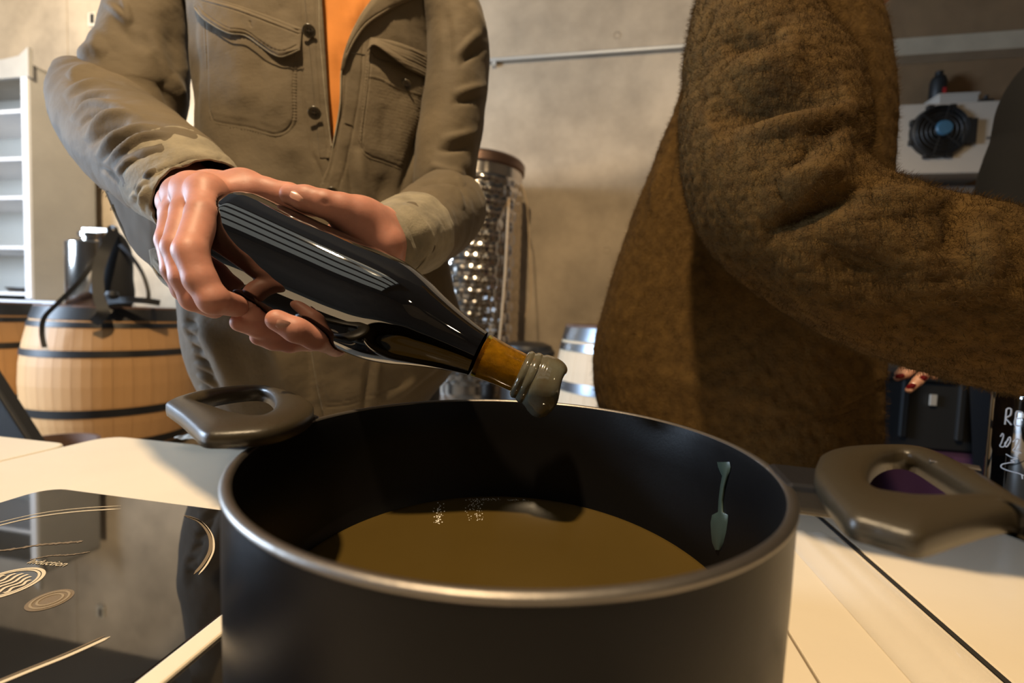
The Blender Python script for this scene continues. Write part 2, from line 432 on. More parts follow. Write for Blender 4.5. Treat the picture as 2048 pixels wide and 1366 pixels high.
# ================================================================== the room
U_L, U_R, V_B, V_F, H_C = -5.7, 3.3, 2.95, -3.6, 3.5
def struct(name, mb, m, parent=None, **k):
    o = mb.build(name, m, parent, **k)
    if parent is None: o['kind'] = 'structure'
    return o
struct('floor', MB().box(R((U_L + U_R) / 2, (V_B + V_F) / 2, -0.05), ((U_R - U_L) / 2 + .2, (V_B - V_F) / 2 + .2, 0.05), AX), 'floor')
struct('ceiling', MB().box(R((U_L + U_R) / 2, (V_B + V_F) / 2, H_C + 0.05), ((U_R - U_L) / 2 + .2, (V_B - V_F) / 2 + .2, 0.05), AX), 'ceiling_paint')
wb = struct('wall_back', MB().box(R((U_L + U_R) / 2, V_B + 0.13, H_C / 2), ((U_R - U_L) / 2 + .2, 0.1, H_C / 2), AX), 'gap_dark')
u_j = -4.232 + 0.0                                  # one joint shows left of the man
edges = [U_L, u_j, u_j + 2.7, u_j + 5.4, U_R]
for a, b in zip(edges[:-1], edges[1:]):
    MB().box(R((a + b) / 2, V_B + 0.015, H_C / 2), ((b - a) / 2 - 0.003, 0.0155, H_C / 2 - 0.002), AX).build('concrete_panel', 'concrete_shaded' if a > 1 else 'concrete', wb, bevel=0.002, seg=1)
for u, z in ((0.05, 1.42), (0.05, 2.75), (-1.1, 2.2), (1.2, 2.2), (-3.3, 1.3)):
    MB().lathe([(0.0, 0.004), (0.017, 0.004), (0.02, 0.0), (0.021, -0.004)], 14, R(u, V_B, z), np.stack([EU, [0, 0, 1.0], -EV]) * np.array([[1], [1], [-1]])).build('tie_hole', 'gap_dark', wb)
struct('wall_left', MB().box(R(U_L - 0.1, (V_B + V_F) / 2, H_C / 2), (0.1, (V_B - V_F) / 2, H_C / 2), AX), 'wall_plain')
struct('wall_right', MB().box(R(U_R + 0.1, (V_B + V_F) / 2, H_C / 2), (0.1, (V_B - V_F) / 2, H_C / 2), AX), 'concrete_shaded')
struct('wall_front', MB().box(R((U_L + U_R) / 2, V_F - 0.1, H_C / 2), ((U_R - U_L) / 2, 0.1, H_C / 2), AX), 'wall_plain')
# glazed roof light above and behind the viewer: panes between dark glazing bars
wn = struct('window_1', MB().box(R(-0.5, -0.10, H_C - 0.06), (1.75, 0.04, 0.06), AX).box(R(-0.5, -2.62, H_C - 0.06), (1.75, 0.04, 0.06), AX).box(R(-2.29, -1.36, H_C - 0.06), (0.04, 1.30, 0.06), AX).box(R(1.29, -1.36, H_C - 0.06), (0.04, 1.30, 0.06), AX), 'beam_paint')
vb = [-0.14, -0.50, -1.05, -1.75, -2.58]
for v in vb[1:-1]: MB().box(R(-0.5, v, H_C - 0.05), (1.75, 0.07, 0.05), AX).build('glazing_bar', 'beam_paint', wn)
for v0, v1 in zip(vb[:-1], vb[1:]): MB().box(R(-0.5, (v0 + v1) / 2, H_C - 0.012), (1.75, abs(v1 - v0) / 2, 0.006), AX).build('pane', 'sky_pane', wn)

# pipe along the wall, with clips
def wallpoint(px, py, off=0.0):
    r = P(px, py, 1.0) - CAM
    t = (V_B - off - CAM @ EV) / (r @ EV); return CAM + r * t
a = wallpoint(900, 126, 0.03); b = wallpoint(1560, 79, 0.03)
t1 = struct('trim_1', MB().tube([a, b], 0.012, 10), 'rail_metal', smooth=True)
for k in (0.15, 0.9): MB().box(a + (b - a) * k + EV * 0.012 - np.array([0, 0, .012]), (0.012, 0.018, 0.024), AX).build('pipe_clip', 'rail_metal', t1)
a = wallpoint(1690, 111, 0.05); b = wallpoint(2300, 70, 0.05)
d_ = (b - a) / np.linalg.norm(b - a); n_ = np.cross(d_, -EV)
struct('trim_2', MB().box((a + b) / 2, (np.linalg.norm(b - a) / 2, 0.05, 0.046), np.stack([d_, EV, np.cross(d_, EV)])), 'rail_beige', bevel=0.004)

# wall switch behind the man's shoulder
q = wallpoint(186, 40, 0.012)
sw = thing('wall_switch', q, 'small pale wall switch box high on the concrete wall left of the man', 'switch')
MB().box(q, (0.035, 0.012, 0.05), AX).build('housing', 'switch', sw, bevel=0.004)
MB().box(q - EV * 0.015 + EU * .012, (0.014, 0.006, 0.034), AX).build('rocker', 'black_plastic', sw, bevel=0.002)

# ------------------------------------------------------------------ grey dresser at the left
def uv(q): return q @ EU, q @ EV
q = P(65, 400, 3.1); su, sv = uv(q)                  # front right corner
D_ = 0.40; wS = 1.15; zt = 2.58
sh = thing('shelf_unit', R(su - wS / 2, sv + D_ / 2, 0), 'tall grey wooden dresser with open shelves against the wall at the left', 'shelf')
f_ = lambda u, v, z, hu, hv, hz, n, m, **k: MB().box(R(u, v, z), (hu, hv, hz), AX).build(n, m, k.pop('parent', sh), **k)
zb = 0.965
f_(su - 0.012, sv + D_ / 2, (zb + zt) / 2, 0.012, D_ / 2, (zt - zb) / 2, 'side_panel', 'shelf_grey', bevel=0.002)
f_(su - wS + 0.012, sv + D_ / 2, (zb + zt) / 2, 0.012, D_ / 2, (zt - zb) / 2, 'side_panel', 'shelf_grey', bevel=0.002)
f_(su - wS / 2, sv + D_ - 0.006, (zb + zt) / 2, wS / 2, 0.006, (zt - zb) / 2, 'back_panel', 'shelf_back')
f_(su - 0.025, sv - 0.010, (zb + zt) / 2 - 0.04, 0.025, 0.010, (zt - zb) / 2 - 0.05, 'stile', 'shelf_edge', bevel=0.002)
f_(su - wS + 0.025, sv - 0.010, (zb + zt) / 2 - 0.04, 0.025, 0.010, (zt - zb) / 2 - 0.05, 'stile', 'shelf_edge', bevel=0.002)
poly = [(-wS / 2 - .02, -0.10), (wS / 2 + .02, -0.10), (wS / 2 + .02, 0.10), (wS / 2 - 0.06, 0.045), (wS / 2 - .2, 0.03), (-wS / 2 + .2, 0.03), (-wS / 2 - .02, 0.10)]
MB().prism(poly, 0.03, np.stack([EU, [0, 0, 1.0], EV]), R(su - wS / 2, sv - 0.022, zt)).build('cornice', 'shelf_grey', sh, bevel=0.004)
f_(su - wS / 2, sv + D_ / 2, zt - 0.012, wS / 2, D_ / 2, 0.012, 'top_board', 'shelf_grey')
for py in (225, 318, 395, 495, 588):
    z = CAM[2] + 3.1 * (597 + 2 - py) / FPX
    f_(su - wS / 2, sv + D_ / 2 - 0.004, z, wS / 2 - 0.024, D_ / 2 - .004, 0.012, 'shelf_board', 'shelf_edge', bevel=0.002)
bd = 0.52
f_(su - wS / 2 + 0.15, sv - bd / 2 + D_, zb - 0.018, wS / 2 + 0.22, bd / 2, 0.018, 'counter', 'shelf_edge', bevel=0.004)
f_(su - wS / 2 + 0.14, sv - bd / 2 + D_ + .02, (zb - .036) / 2, wS / 2 + 0.2, bd / 2 - .02, (zb - .036) / 2, 'base_cabinet', 'shelf_grey', bevel=0.004)
dk = f_(su + 0.03, sv + D_ - bd + 0.010, 0.62, 0.16, 0.010, 0.26, 'cabinet_door', 'shelf_edge', bevel=0.006)
f_(su + 0.03, sv + D_ - bd - 0.004, 0.62, 0.11, 0.006, 0.20, 'door_panel', 'shelf_grey', bevel=0.004, parent=dk)
zsh = CAM[2] + 3.1 * (599 - 588) / FPX + .012
tr_ = thing('dark_tray', R(su - .25, sv + .17, zsh), 'flat black tray lying on the lowest shelf of the grey dresser', 'tray')
MB().lathe([(.001, .002), (.13, .002), (.15, .03), (.155, .03), (.135, -.0), (.001, 0)], 32, R(su - .25, sv + .17, zsh)).build('dish', 'black_plastic', tr_, smooth=True)
MB().lathe([(.150, .028), (.158, .028), (.158, .034), (.150, .034)], 32, R(su - .25, sv + .17, zsh)).build('rim', 'black_plastic', tr_, smooth=True)

# ------------------------------------------------------------------ barrels
def barrel(x, y, z0, h, rb, rh, hoops, wood, hoopm, label, n=30, rot=0.0):
    t = thing('wine_barrel', (x, y, z0), label, 'barrel', 'wine barrels in the cellar')
    t.rotation_euler.z = rot
    zz = np.linspace(0, h, 9); rr = rh + (rb - rh) * (1 - ((zz - h / 2) / (h / 2)) ** 2)
    w = math.pi / n * 0.985; th_ = 0.024
    v = []
    for z, r in zip(zz, rr):
        for ro, aa in ((r, -w), (r, 0), (r, w), (r - th_, w), (r - th_, -w)):
            k = 1.0 if aa else 1.0005
            v.append((ro * k * math.cos(aa), ro * k * math.sin(aa), z))
    f = gridfaces(5, 9, True).tolist() + [(4, 3, 2, 1, 0), (40, 41, 42, 43, 44)]
    me = bpy.data.meshes.new('stave'); me.from_pydata(v, [], f); me.update(); me.materials.append(M[wood])
    bm = bmesh.new(); bm.from_mesh(me); bmesh.ops.recalc_face_normals(bm, faces=bm.faces); bm.to_mesh(me); bm.free()
    for i in range(n):
        o = bpy.data.objects.new('stave', me); COL.objects.link(o); o.parent = t; o.rotation_euler.z = 2 * math.pi * i / n
    r_at = lambda z: rh + (rb - rh) * (1 - ((z - h / 2) / (h / 2)) ** 2)
    for z1, z2, hm in hoops:
        p = [(r_at(z1) + .0005, z1), (r_at(z1) + .004, z1), (r_at(z2) + .004, z2), (r_at(z2) + .0005, z2)]
        o = MB().lathe(p, 56).build('hoop', hm, None, smooth=True); o.parent = t
    for zc in (h - 0.035, 0.035):
        o = MB().lathe([(0.0005, zc - .01), (r_at(zc) - th_ + .002, zc - .01), (r_at(zc) - th_ + .002, zc + .01), (0.0005, zc + .01)], 40).build('barrel_head', 'oak_head', None); o.parent = t
    o = MB().lathe([(rh - .024, h - .03), (rh - .022, h + .006), (rh + .003, h + .006), (rh + .003, h - .02)], 48).build('chime', 'oak_head', None, smooth=True); o.parent = t
    return t
def stand(x, y, h, label):
    t = thing('pallet', (x, y, 0), label, 'pallet', 'pallets under the barrels')
    for k in (-1, 0, 1):
        MB().box((x, y + k * .26, h / 2 - .012), (0.33, 0.05, h / 2 - .012)).build('bearer', 'pallet', t)
    for k in range(5):
        MB().box((x - .3 + k * .15, y, h - .012), (0.055, 0.34, 0.012)).build('slat', 'pallet', t)
    return t
BH = 0.735; BZ = 0.21
hp = [(.675, .732, 'hoop_black'), (.640, .665, 'hoop_black'), (.505, .535, 'hoop_black'), (.225, .262, 'hoop_black'), (.06, .10, 'hoop_black'), (.004, .05, 'hoop_black')]
bx, by, _ = P(231, 605, 2.33)
barrel(bx, by, BZ, BH, .352, .292, hp, 'oak', 'hoop_black', 'oak barrel carrying the steel canister and black backpack', rot=.06)
stand(bx, by, BZ, 'wooden pallet under the oak barrel that carries the canister')
lx, ly, _ = P(-78, 600, 2.36)
barrel(lx, ly, BZ, BH, .352, .292, hp, 'oak', 'hoop_black', 'oak barrel cut by the left edge of the picture', rot=.02)
stand(lx, ly, BZ, 'wooden pallet under the barrel at the left edge')
hs = [(.672, .727, 'hoop_steel'), (.628, .660, 'hoop_steel'), (.46, .50, 'hoop_steel'), (.235, .275, 'hoop_steel'), (.075, .107, 'hoop_steel'), (.008, .063, 'hoop_steel')]
gx, gy, _ = P(1262, 640, 2.0)
barrel(gx, gy, BZ, BH - .002, .335, .285, hs, 'oak_pale', 'hoop_steel', 'pale new barrel with bright steel hoops behind the pot', rot=.05)
stand(gx, gy, BZ, 'wooden pallet under the pale barrel')

# wooden tub between the two left barrels, low
x, y, _ = P(96, 850, 1.72)
t = thing('wooden_tub', (x, y, 0), 'round brown wooden tub low on the floor beside the oak barrel', 'tub')
MB().lathe([(0.001, 0.0), (0.11, 0.0), (0.15, .42), (0.138, .42), (0.105, .03), (0.001, .03)], 36, (x, y, 0)).build('bowl', 'oak_head', t, smooth=True)
MB().lathe([(0.1405, .30), (0.144, .30), (0.1465, .33), (0.143, .33)], 36, (x, y, 0)).build('band', 'hoop_black', t, smooth=True)

# black sloping panel at the left edge
a = P(-60, 690, 1.25); b = P(78, 905, 1.25); dwn = np.array([0, 0, -1.0])
t = thing('black_panel', (a[0], a[1], 0), 'black sloping board leaning at the left edge beyond the table', 'board')
sl = (b - a) / np.linalg.norm(b - a)
poly3 = [a, b, np.array([b[0], b[1], 0.0]) + np.array([.12, 0, 0]), np.array([a[0] - .25, a[1], 0.0]), a + np.array([-.25, 0, 0.0])]
mb = MB(); th3 = EV * 0.03
n = len(poly3); mb.add(poly3 + [p + th3 for p in poly3], [tuple(range(n)), tuple(range(2 * n - 1, n - 1, -1))] + [(i, n + i, n + (i + 1) % n, (i + 1) % n) for i in range(n)])
mb.build('board', 'black_cloth', t, bevel=.004)
MB().tube([a + sl * .02 - EV * .006, b - sl * .02 - EV * .006], .006, 8).build('edge_bead', 'black_plastic', t, smooth=True)

# ------------------------------------------------------------------ canister and backpack on the barrel
ztop = BZ + BH + 0.007
ztc = BZ + BH - 0.025
cx, cy, _ = P(196, 600, 2.32)
can = thing('steel_canister', (cx, cy, ztc), 'shiny steel canister with clamped lid standing on the oak barrel', 'canister')
MB().lathe([(0.001, 0), (0.118, 0), (0.122, .006), (0.122, .345), (0.115, .352), (0.001, .352)], 40, (cx, cy, ztc)).build('body', 'stainless', can, smooth=True)
MB().lathe([(0.062, .350), (0.066, .36), (0.066, .375), (0.075, .378), (0.075, .398), (0.055, .402), (0.001, .402)], 32, (cx, cy, ztc)).build('lid', 'stainless', can, smooth=True)
MB().box((cx + .005, cy - .005, ztc + .418), (0.07, 0.012, 0.012)).build('clamp', 'stainless', can, bevel=.004)
kx, ky, _ = P(224, 600, 2.18)
bag = thing('backpack', (kx, ky, ztc), 'black backpack with loose straps on the oak barrel beside the canister', 'backpack')
V, c = loft([(214, 603, 2.2, 30, .05), (220, 596, 2.2, 44, .07), (226, 560, 2.2, 42, .075), (232, 520, 2.2, 36, .07), (232, 490, 2.2, 26, .05), (228, 470, 2.2, 14, .03), (227, 462, 2.2, 3, .01)], 32, 36, exp=2.6)
V = V + .006 * fbm(V, 22, 3)[..., None] * np.array([1, 1, .3])
npmesh('bag_body', V.reshape(-1, 3), gridfaces(32, 36, True), bag, 'black_cloth')
def strap(name, pts, w, th, m, root, n=40):
    r = cr(pts, n); c = P(r[:, 0], r[:, 1], r[:, 2]); tg = np.gradient(c, axis=0); tg /= np.linalg.norm(tg, axis=1)[:, None]
    vw = c - CAM; vw /= np.linalg.norm(vw, axis=1)[:, None]
    a1 = np.cross(tg, vw); a1 /= np.linalg.norm(a1, axis=1)[:, None]; a2 = np.cross(a1, tg)
    V = np.stack([c - a1 * w - a2 * th, c + a1 * w - a2 * th, c + a1 * w + a2 * th, c - a1 * w + a2 * th], 1)
    mb = MB(); mb.add(V.reshape(-1, 3), gridfaces(4, n, True).tolist() + [(3, 2, 1, 0), tuple(range(4 * n - 4, 4 * n))])
    return mb.build(name, m, root, smooth=True)
strap('shoulder_strap', [(228, 462, 2.12), (210, 500, 2.05), (196, 545, 2.02), (198, 590, 2.0), (206, 625, 1.99), (188, 645, 1.99)], .021, .006, 'strap', bag)
strap('side_strap', [(218, 470, 2.12), (197, 510, 2.04), (162, 560, 2.0), (117, 605, 1.98), (89, 635, 1.97), (84, 665, 1.97), (89, 695, 1.97)], .009, .003, 'strap', bag)
strap('loop_strap', [(240, 490, 2.14), (262, 512, 2.12), (284, 545, 2.1), (296, 580, 2.1), (297, 602, 2.1)], .008, .003, 'strap', bag)
strap('hip_belt', [(206, 604, 2.1), (240, 600, 2.06), (285, 601, 2.06), (320, 606, 2.1)], .014, .010, 'black_cloth', bag)
MB().lathe([(.001, -.02), (.02, -.016), (.026, 0), (.02, .016), (.001, .02)], 16, P(224, 590, 2.0)).build('buckle', 'strap', bag, smooth=True)
strap('grab_loop', [(220, 470, 2.14), (217, 458, 2.13), (224, 454, 2.13), (232, 458, 2.13), (232, 472, 2.14)], .008, .003, 'strap', bag, 24)

# ------------------------------------------------------------------ dimpled steel tank behind the man
tx, ty, _ = P(945, 640, 2.62); tr = .262
tz = P(945, 338, 2.62)[2]
tank = thing('steel_tank', (tx, ty, 0), 'tall steel wine tank with dimpled cooling jacket behind the man', 'tank')
nu, nv = 150, 150
th = np.linspace(0, 2 * math.pi, nu, endpoint=False); zz = np.linspace(.55, tz - .04, nv)
T_, Z_ = np.meshgrid(th, zz)
cu = T_ * tr / .062; cv = (Z_) / .062
row = np.floor(cv); du = cu + .5 * (row % 2); du = (du - np.floor(du)) - .5; dv = cv - row - .5
bulge = np.clip(1 - (np.abs(du) ** 2 + np.abs(dv) ** 2) * 4, 0, 1)
r_ = tr + .007 * np.sqrt(bulge) * ((Z_ > .6) & (Z_ < tz - .12)) * (np.cos(T_ + 1.75) > -.2)
V = np.stack([tx + r_ * np.cos(T_), ty + r_ * np.sin(T_), Z_], -1)
npmesh('cooling_jacket', V.reshape(-1, 3), gridfaces(nu, nv, True), tank, 'stainless')
MB().lathe([(.001, .50), (tr - .01, .50), (tr, .54), (tr, .56)], 64, (tx, ty, 0)).build('lower_shell', 'stainless', tank, smooth=True)
MB().lathe([(tr + .001, tz - .055), (tr + .012, tz - .045), (tr + .014, tz - .005), (tr + .004, tz + .008), (tr - .012, tz), (tr - .014, tz - .05)], 64, (tx, ty, 0)).build('top_rim', 'stainless_rim', tank, smooth=True)
MB().lathe([(.001, tz - .045), (tr - .013, tz - .04)], 48, (tx, ty, 0)).build('lid', 'stainless_rim', tank, smooth=True)
for k in range(3):
    aa = .5 + k * 2.094
    MB().tube([(tx + (tr - .05) * math.cos(aa), ty + (tr - .05) * math.sin(aa), 0), (tx + (tr - .05) * math.cos(aa), ty + (tr - .05) * math.sin(aa), .54)], .025, 12).build('leg', 'stainless', tank, smooth=True)
dt = 2.36
pts = cr([(1027, 352, 2.5), (1020, 372, 2.45), (1016, 440, dt), (1011, 540, dt), (1004, 630, dt), (997, 700, dt), (992, 760, dt)], 40)
MB().tube(P(pts[:, 0], pts[:, 1], pts[:, 2]), .0065, 8).build('drain_cord', 'rope', tank, smooth=True)
pts = cr([(1030, 366, 2.52), (1044, 372, 2.5), (1054, 410, 2.5), (1058, 480, 2.5), (1062, 560, 2.5), (1060, 600, 2.5), (1050, 634, 2.5)], 40)
MB().tube(P(pts[:, 0], pts[:, 1], pts[:, 2]), .003, 6).build('thin_cable', 'rope', tank, smooth=True)
# dark round tub between tank and pale barrel
x, y, _ = P(1052, 780, 2.24)
t = thing('dark_tub', (x, y, 0), 'dark round tub on the floor between the steel tank and the pale barrel', 'tub')
zt_ = P(1052, 690, 2.24)[2]
MB().lathe([(.001, 0), (.11, 0), (.13, zt_ - .03), (.12, zt_), (.08, zt_ + .015), (.001, zt_ + .02)], 36, (x, y, 0)).build('shell', 'black_plastic', t, smooth=True)
MB().lathe([(.13, zt_ - .05), (.137, zt_ - .04), (.137, zt_ - .025), (.128, zt_ - .02)], 36, (x, y, 0)).build('lip', 'black_plastic', t, smooth=True)

# ------------------------------------------------------------------ cooling unit on the wall at the right
a = P(1720, 282, 2.28); b = P(1992, 272, 2.28 - .05)
cu_, cv_ = uv((a + b) / 2)
wA = abs((b - a) @ EU) / 2; zA = (a[2] + b[2]) / 2 - .0; hA = .175
ac = thing('cooling_unit', R(cu_, cv_, zA), 'white wall cooling unit with round black fan grille at the right', 'cooler')
dA = (V_B - cv_) / 2
MB().box(R(cu_, cv_ + dA - .001, zA), (wA, dA - .002, hA), AX).build('casing', 'ac_white', ac, bevel=.008)
fc = P(1868, 269, 2.27); fu, fv = uv(fc); fz = fc[2]
FA = np.stack([EU, [0, 0, 1.0], -EV])
fan = MB().lathe([(.124, -.01), (.128, .0), (.126, .024), (.118, .03), (.114, .02), (.11, -.005)], 48, R(fu, cv_, fz), FA).build('fan_shroud', 'fan_black', ac, smooth=True)
MB().lathe([(.001, .004), (.112, .004)], 40, R(fu, cv_, fz), FA).build('grille_back', 'fan_black', fan)
for k in range(5):
    r = .026 + k * .0195
    MB().lathe([(r, .026), (r + .003, .029), (r + .006, .026), (r + .003, .023)], 36, R(fu, cv_, fz), FA).build('grille_ring', 'fan_black', fan, smooth=True)
for k in range(6):
    aa = k * math.pi / 3 + .3; dr = EU * math.cos(aa) + np.array([0, 0, math.sin(aa)])
    MB().tube([R(fu, cv_ - .026, fz) + dr * .02, R(fu, cv_ - .026, fz) + dr * .117], .003, 6).build('grille_spoke', 'fan_black', fan)
MB().lathe([(.001, .036), (.032, .035), (.037, .028), (.037, .02)], 28, R(fu + .01, cv_, fz + .012), FA).build('fan_hub', 'fan_hub', fan, smooth=True)
for k in range(8):
    aa = k * math.pi / 4 + .4; dr = EU * math.cos(aa) + np.array([0, 0, math.sin(aa)])
    MB().box(R(fu, cv_ - .01, fz) + dr * .125, (.014, .012, .014), AX).build('mount_tab', 'fan_black', fan, bevel=.003)
MB().box(R(fu + .122, cv_ - .014, fz - .005), (.030, .014, .060), AX).build('terminal_box', 'fan_black', ac, bevel=.004)
MB().box(R(fu + .245, cv_ - .003, fz - .035), (.035, .0015, .006), AX).build('type_plate', 'cabinet', ac)
MB().box(R(fu + .245, cv_ - .003, fz - .055), (.035, .0015, .005), AX).build('type_plate', 'ac_white', ac)
for du_ in (-.30, .215):
    MB().box(R(fu + du_, cv_ + .06, zA + hA + .008), (.03 if du_ > 0 else .08, .04, .010), AX).build('bracket', 'fan_black', ac, bevel=.003)
    MB().tube([R(fu + du_ + .01, cv_ + .05, zA + hA), R(fu + du_ + .015, cv_ + .05, zA + hA + .045)], .009, 8).build('bracket_bolt', 'fan_black', ac)
tq = P(1921, 192, 2.33); tu, tv = uv(tq)
bx2 = thing('junction_box', R(tu, tv, zA + hA), 'small white box standing on top of the wall cooling unit', 'box')
MB().box(R(tu, tv + .1, zA + hA + .052), (.09, .09, .050), AX).build('casing', 'ac_white', bx2, bevel=.004)
MB().box(R(tu, tv + .1, zA + hA + .101), (.094, .094, .006), AX).build('cover', 'ac_white', bx2, bevel=.003)
tq = P(1906, 142, 2.33); tu2, tv2 = uv(tq)
zb2 = zA + hA + .107
bo = thing('spray_can', R(tu2, tv2 + .1, zb2), 'dark bottle with a red mark on the white box above the cooling unit', 'bottle')
MB().lathe([(.001, 0), (.034, 0), (.037, .006), (.037, .10), (.030, .125), (.018, .135), (.018, .155), (.001, .156)], 28, R(tu2, tv2 + .1, zb2)).build('body', 'fan_black', bo, smooth=True)
MB().box(R(tu2 + .008, tv2 + .1 - .037, zb2 + .035), (.008, .002, .02), AX).build('red_mark', 'red', bo)

# grey cabinet under the cooler
a = P(1700, 345, 2.42); b = P(2060, 333, 2.36)
c1, c2 = uv(a)[0], uv(b)[0]; cvv = uv(a)[1]
cab = thing('metal_cabinet', R((c1 + c2) / 2, cvv + .11, 0), 'dull grey metal cabinet below the wall cooling unit', 'cabinet')
zc = 1.74
MB().box(R((c1 + c2) / 2, cvv + .11, zc / 2), ((c2 - c1) / 2, .11, zc / 2), AX).build('body', 'cabinet', cab, bevel=.004)
for k in (0, 1):
    w2 = (c2 - c1) / 4
    dd = MB().box(R(c1 + w2 * (1 + 2 * k), cvv - .009, zc / 2), (w2 - .003, .009, zc / 2 - .02), AX).build('door', 'cabinet', cab, bevel=.003)
    MB().tube([R(c1 + w2 * 2 + (.05 if k else -.05), cvv - .03, .95), R(c1 + w2 * 2 + (.05 if k else -.05), cvv - .03, 1.1)], .007, 8).build('handle', 'rail_metal', dd)
q = P(1826, 352, 2.36)
MB().tube([q, q + np.array([0.002, 0, -.035]), q + np.array([-.004, 0, -.05])], .006, 8).build('hook', 'ac_white', cab, smooth=True)
# ------------------------------------------------------------------ dark crate and purple cloth behind, right
a = P(1730, 752, 1.36); b = P(2075, 762, 1.33)
c1, c2 = uv(a)[0], uv(b)[0]; cvv = uv(a)[1]; zT = a[2]
cr_ = thing('dark_crate', R((c1 + c2) / 2, cvv + .2, .62), 'black plastic crate on the purple covered stand behind the woman', 'crate')
MB().box(R((c1 + c2) / 2, cvv + .2, (zT + .62) / 2), ((c2 - c1) / 2, .2, (zT - .62) / 2), AX).build('body', 'dark_crate', cr_, bevel=.006)
MB().box(R((c1 + c2) / 2, cvv + .2, zT + .006), ((c2 - c1) / 2 + .012, .212, .012), AX).build('lid', 'dark_crate', cr_, bevel=.004)
for k in (.22, .52, .85):
    MB().box(R(c1 + (c2 - c1) * k, cvv - .006, (zT + .63) / 2 + .01), (.008, .006, (zT - .66) / 2), AX).build('rib', 'dark_crate', cr_, bevel=.002)
MB().box(R(c1 + (c2 - c1) * .37, cvv - .006, zT - .06), (.008, .003, .016), AX).build('latch', 'rail_metal', cr_)
pst = thing('covered_stand', R((c1 + c2) / 2, cvv + .2, 0), 'low stand covered with dark purple cloth behind the table', 'stand')
nu, nv = 60, 16
uu = np.linspace(c1 - .02, c2 + .05, nu); zz = np.linspace(0.01, .615, nv); UU, ZZ = np.meshgrid(uu, zz)
vv = cvv - .045 - .012 * np.sin(UU * 42) * (1 - ZZ / .615) - .01 * np.sin(UU * 17 + 1)
V = np.stack([EU[0] * UU + EV[0] * vv, EU[1] * UU + EV[1] * vv, ZZ], -1)
co = npmesh('cloth', V.reshape(-1, 3), gridfaces(nu, nv), pst, 'purple'); md = co.modifiers.new('thick', 'SOLIDIFY'); md.thickness = .004
MB().box(R((c1 + c2) / 2 + .015, cvv + .19, .607), ((c2 - c1) / 2 + .03, .232, .008), AX).build('top_board', 'purple', pst, bevel=.004)
MB().box(R(c1 - .022, cvv - .062, .40), (.007, .004, .2), AX).build('ribbon', 'magenta', pst)
for k in (0, 1):
    for j in (0, 1): MB().box(R(c1 + .05 + k * (c2 - c1 - .1), cvv + .03 + j * .33, .3), (.02, .02, .3), AX).build('leg', 'dark_crate', pst)

# ================================================================== tables
TZ = 0.73
def rrect(u0, u1, v0, v1, r, n=6):
    p = []
    for cx_, cy_, a0 in ((u1 - r, v1 - r, 0), (u0 + r, v1 - r, 90), (u0 + r, v0 + r, 180), (u1 - r, v0 + r, 270)):
        for k in range(n + 1):
            t = math.radians(a0 + 90 * k / n); p.append((cx_ + r * math.cos(t), cy_ + r * math.sin(t)))
    return p
def table(u0, u1, v0, v1, r, label, boards=None):
    t = thing('folding_table', R((u0 + u1) / 2, (v0 + v1) / 2, 0), label, 'table')
    if boards is None: MB().prism(rrect(u0, u1, v0, v1, r), .03, AX, (0, 0, TZ - .03)).build('tabletop', 'table_white', t, bevel=.003)
    else:
        for i, (a, b) in enumerate(boards):
            pl = rrect(a, b, v0, v1, r)
            if i > 0: pl = [(a if x < (a + b) / 2 else x, (v0 if y < (v0 + v1) / 2 else v1) if x < (a + b) / 2 else y) for x, y in pl]
            if i < len(boards) - 1: pl = [(b if x > (a + b) / 2 else x, (v0 if y < (v0 + v1) / 2 else v1) if x > (a + b) / 2 else y) for x, y in pl]
            q = []
            for p in pl:
                if not q or abs(p[0] - q[-1][0]) + abs(p[1] - q[-1][1]) > 1e-6: q.append(p)
            if abs(q[0][0] - q[-1][0]) + abs(q[0][1] - q[-1][1]) < 1e-6: q.pop()
            MB().prism(q, .03, AX, (0, 0, TZ - .03)).build('tabletop', 'table_white', t, bevel=.0012)
    for uu in (u0 + .06, u1 - .06):
        for vv in (v0 + .06, v1 - .06): MB().tube([R(uu, vv, 0), R(uu, vv, TZ - .03)], .014, 10).build('leg', 'table_leg', t, smooth=True)
    return t
ta = table(-0.852, 0.2895, -0.35, 0.650, .035, 'long white table carrying the hobs and the black pot', [(-.852, .1595), (.1615, .2895)])
table(-2.05, -0.856, -0.30, 0.595, .03, 'white table at the left edge, its far side set back from the next table')
table(0.2945, 1.75, -0.35, 0.66, .006, 'white table at the right with the lettered bottle on it')

MB().box(R(.2920, .15, TZ - .0048), (.0022, .49, .0052), AX).build('gap_shade', 'gap_dark', ta)  # dark strip standing in for the shade in the gap between the tables

# clear plastic strip lying along the table edge
sp = thing('plastic_strip', R(.255, .2, TZ), 'clear glossy plastic strip lying lengthwise on the white table right of the pot', 'strip')
v = np.linspace(-.3, .56, 60); us = np.array([.222, .233, .240, .247, .254, .260, .268, .278, .285]); hs_ = np.array([.0006, .0008, .004, .0055, .003, .0045, .006, .002, .0006])
VV, UU = np.meshgrid(v, us, indexing='ij')
ZZ = TZ + .0006 + hs_[None] * (1 + .25 * np.sin(VV * 9 + 1))
UU = UU + .002 * np.sin(VV * 7)
V = EU * UU[..., None] + EV * VV[..., None] + np.array([0, 0, 1.0]) * ZZ[..., None]
o = npmesh('film', V.reshape(-1, 3), gridfaces(9, 60), sp, 'film'); md = o.modifiers.new('thick', 'SOLIDIFY'); md.thickness = .0006; md.offset = 1

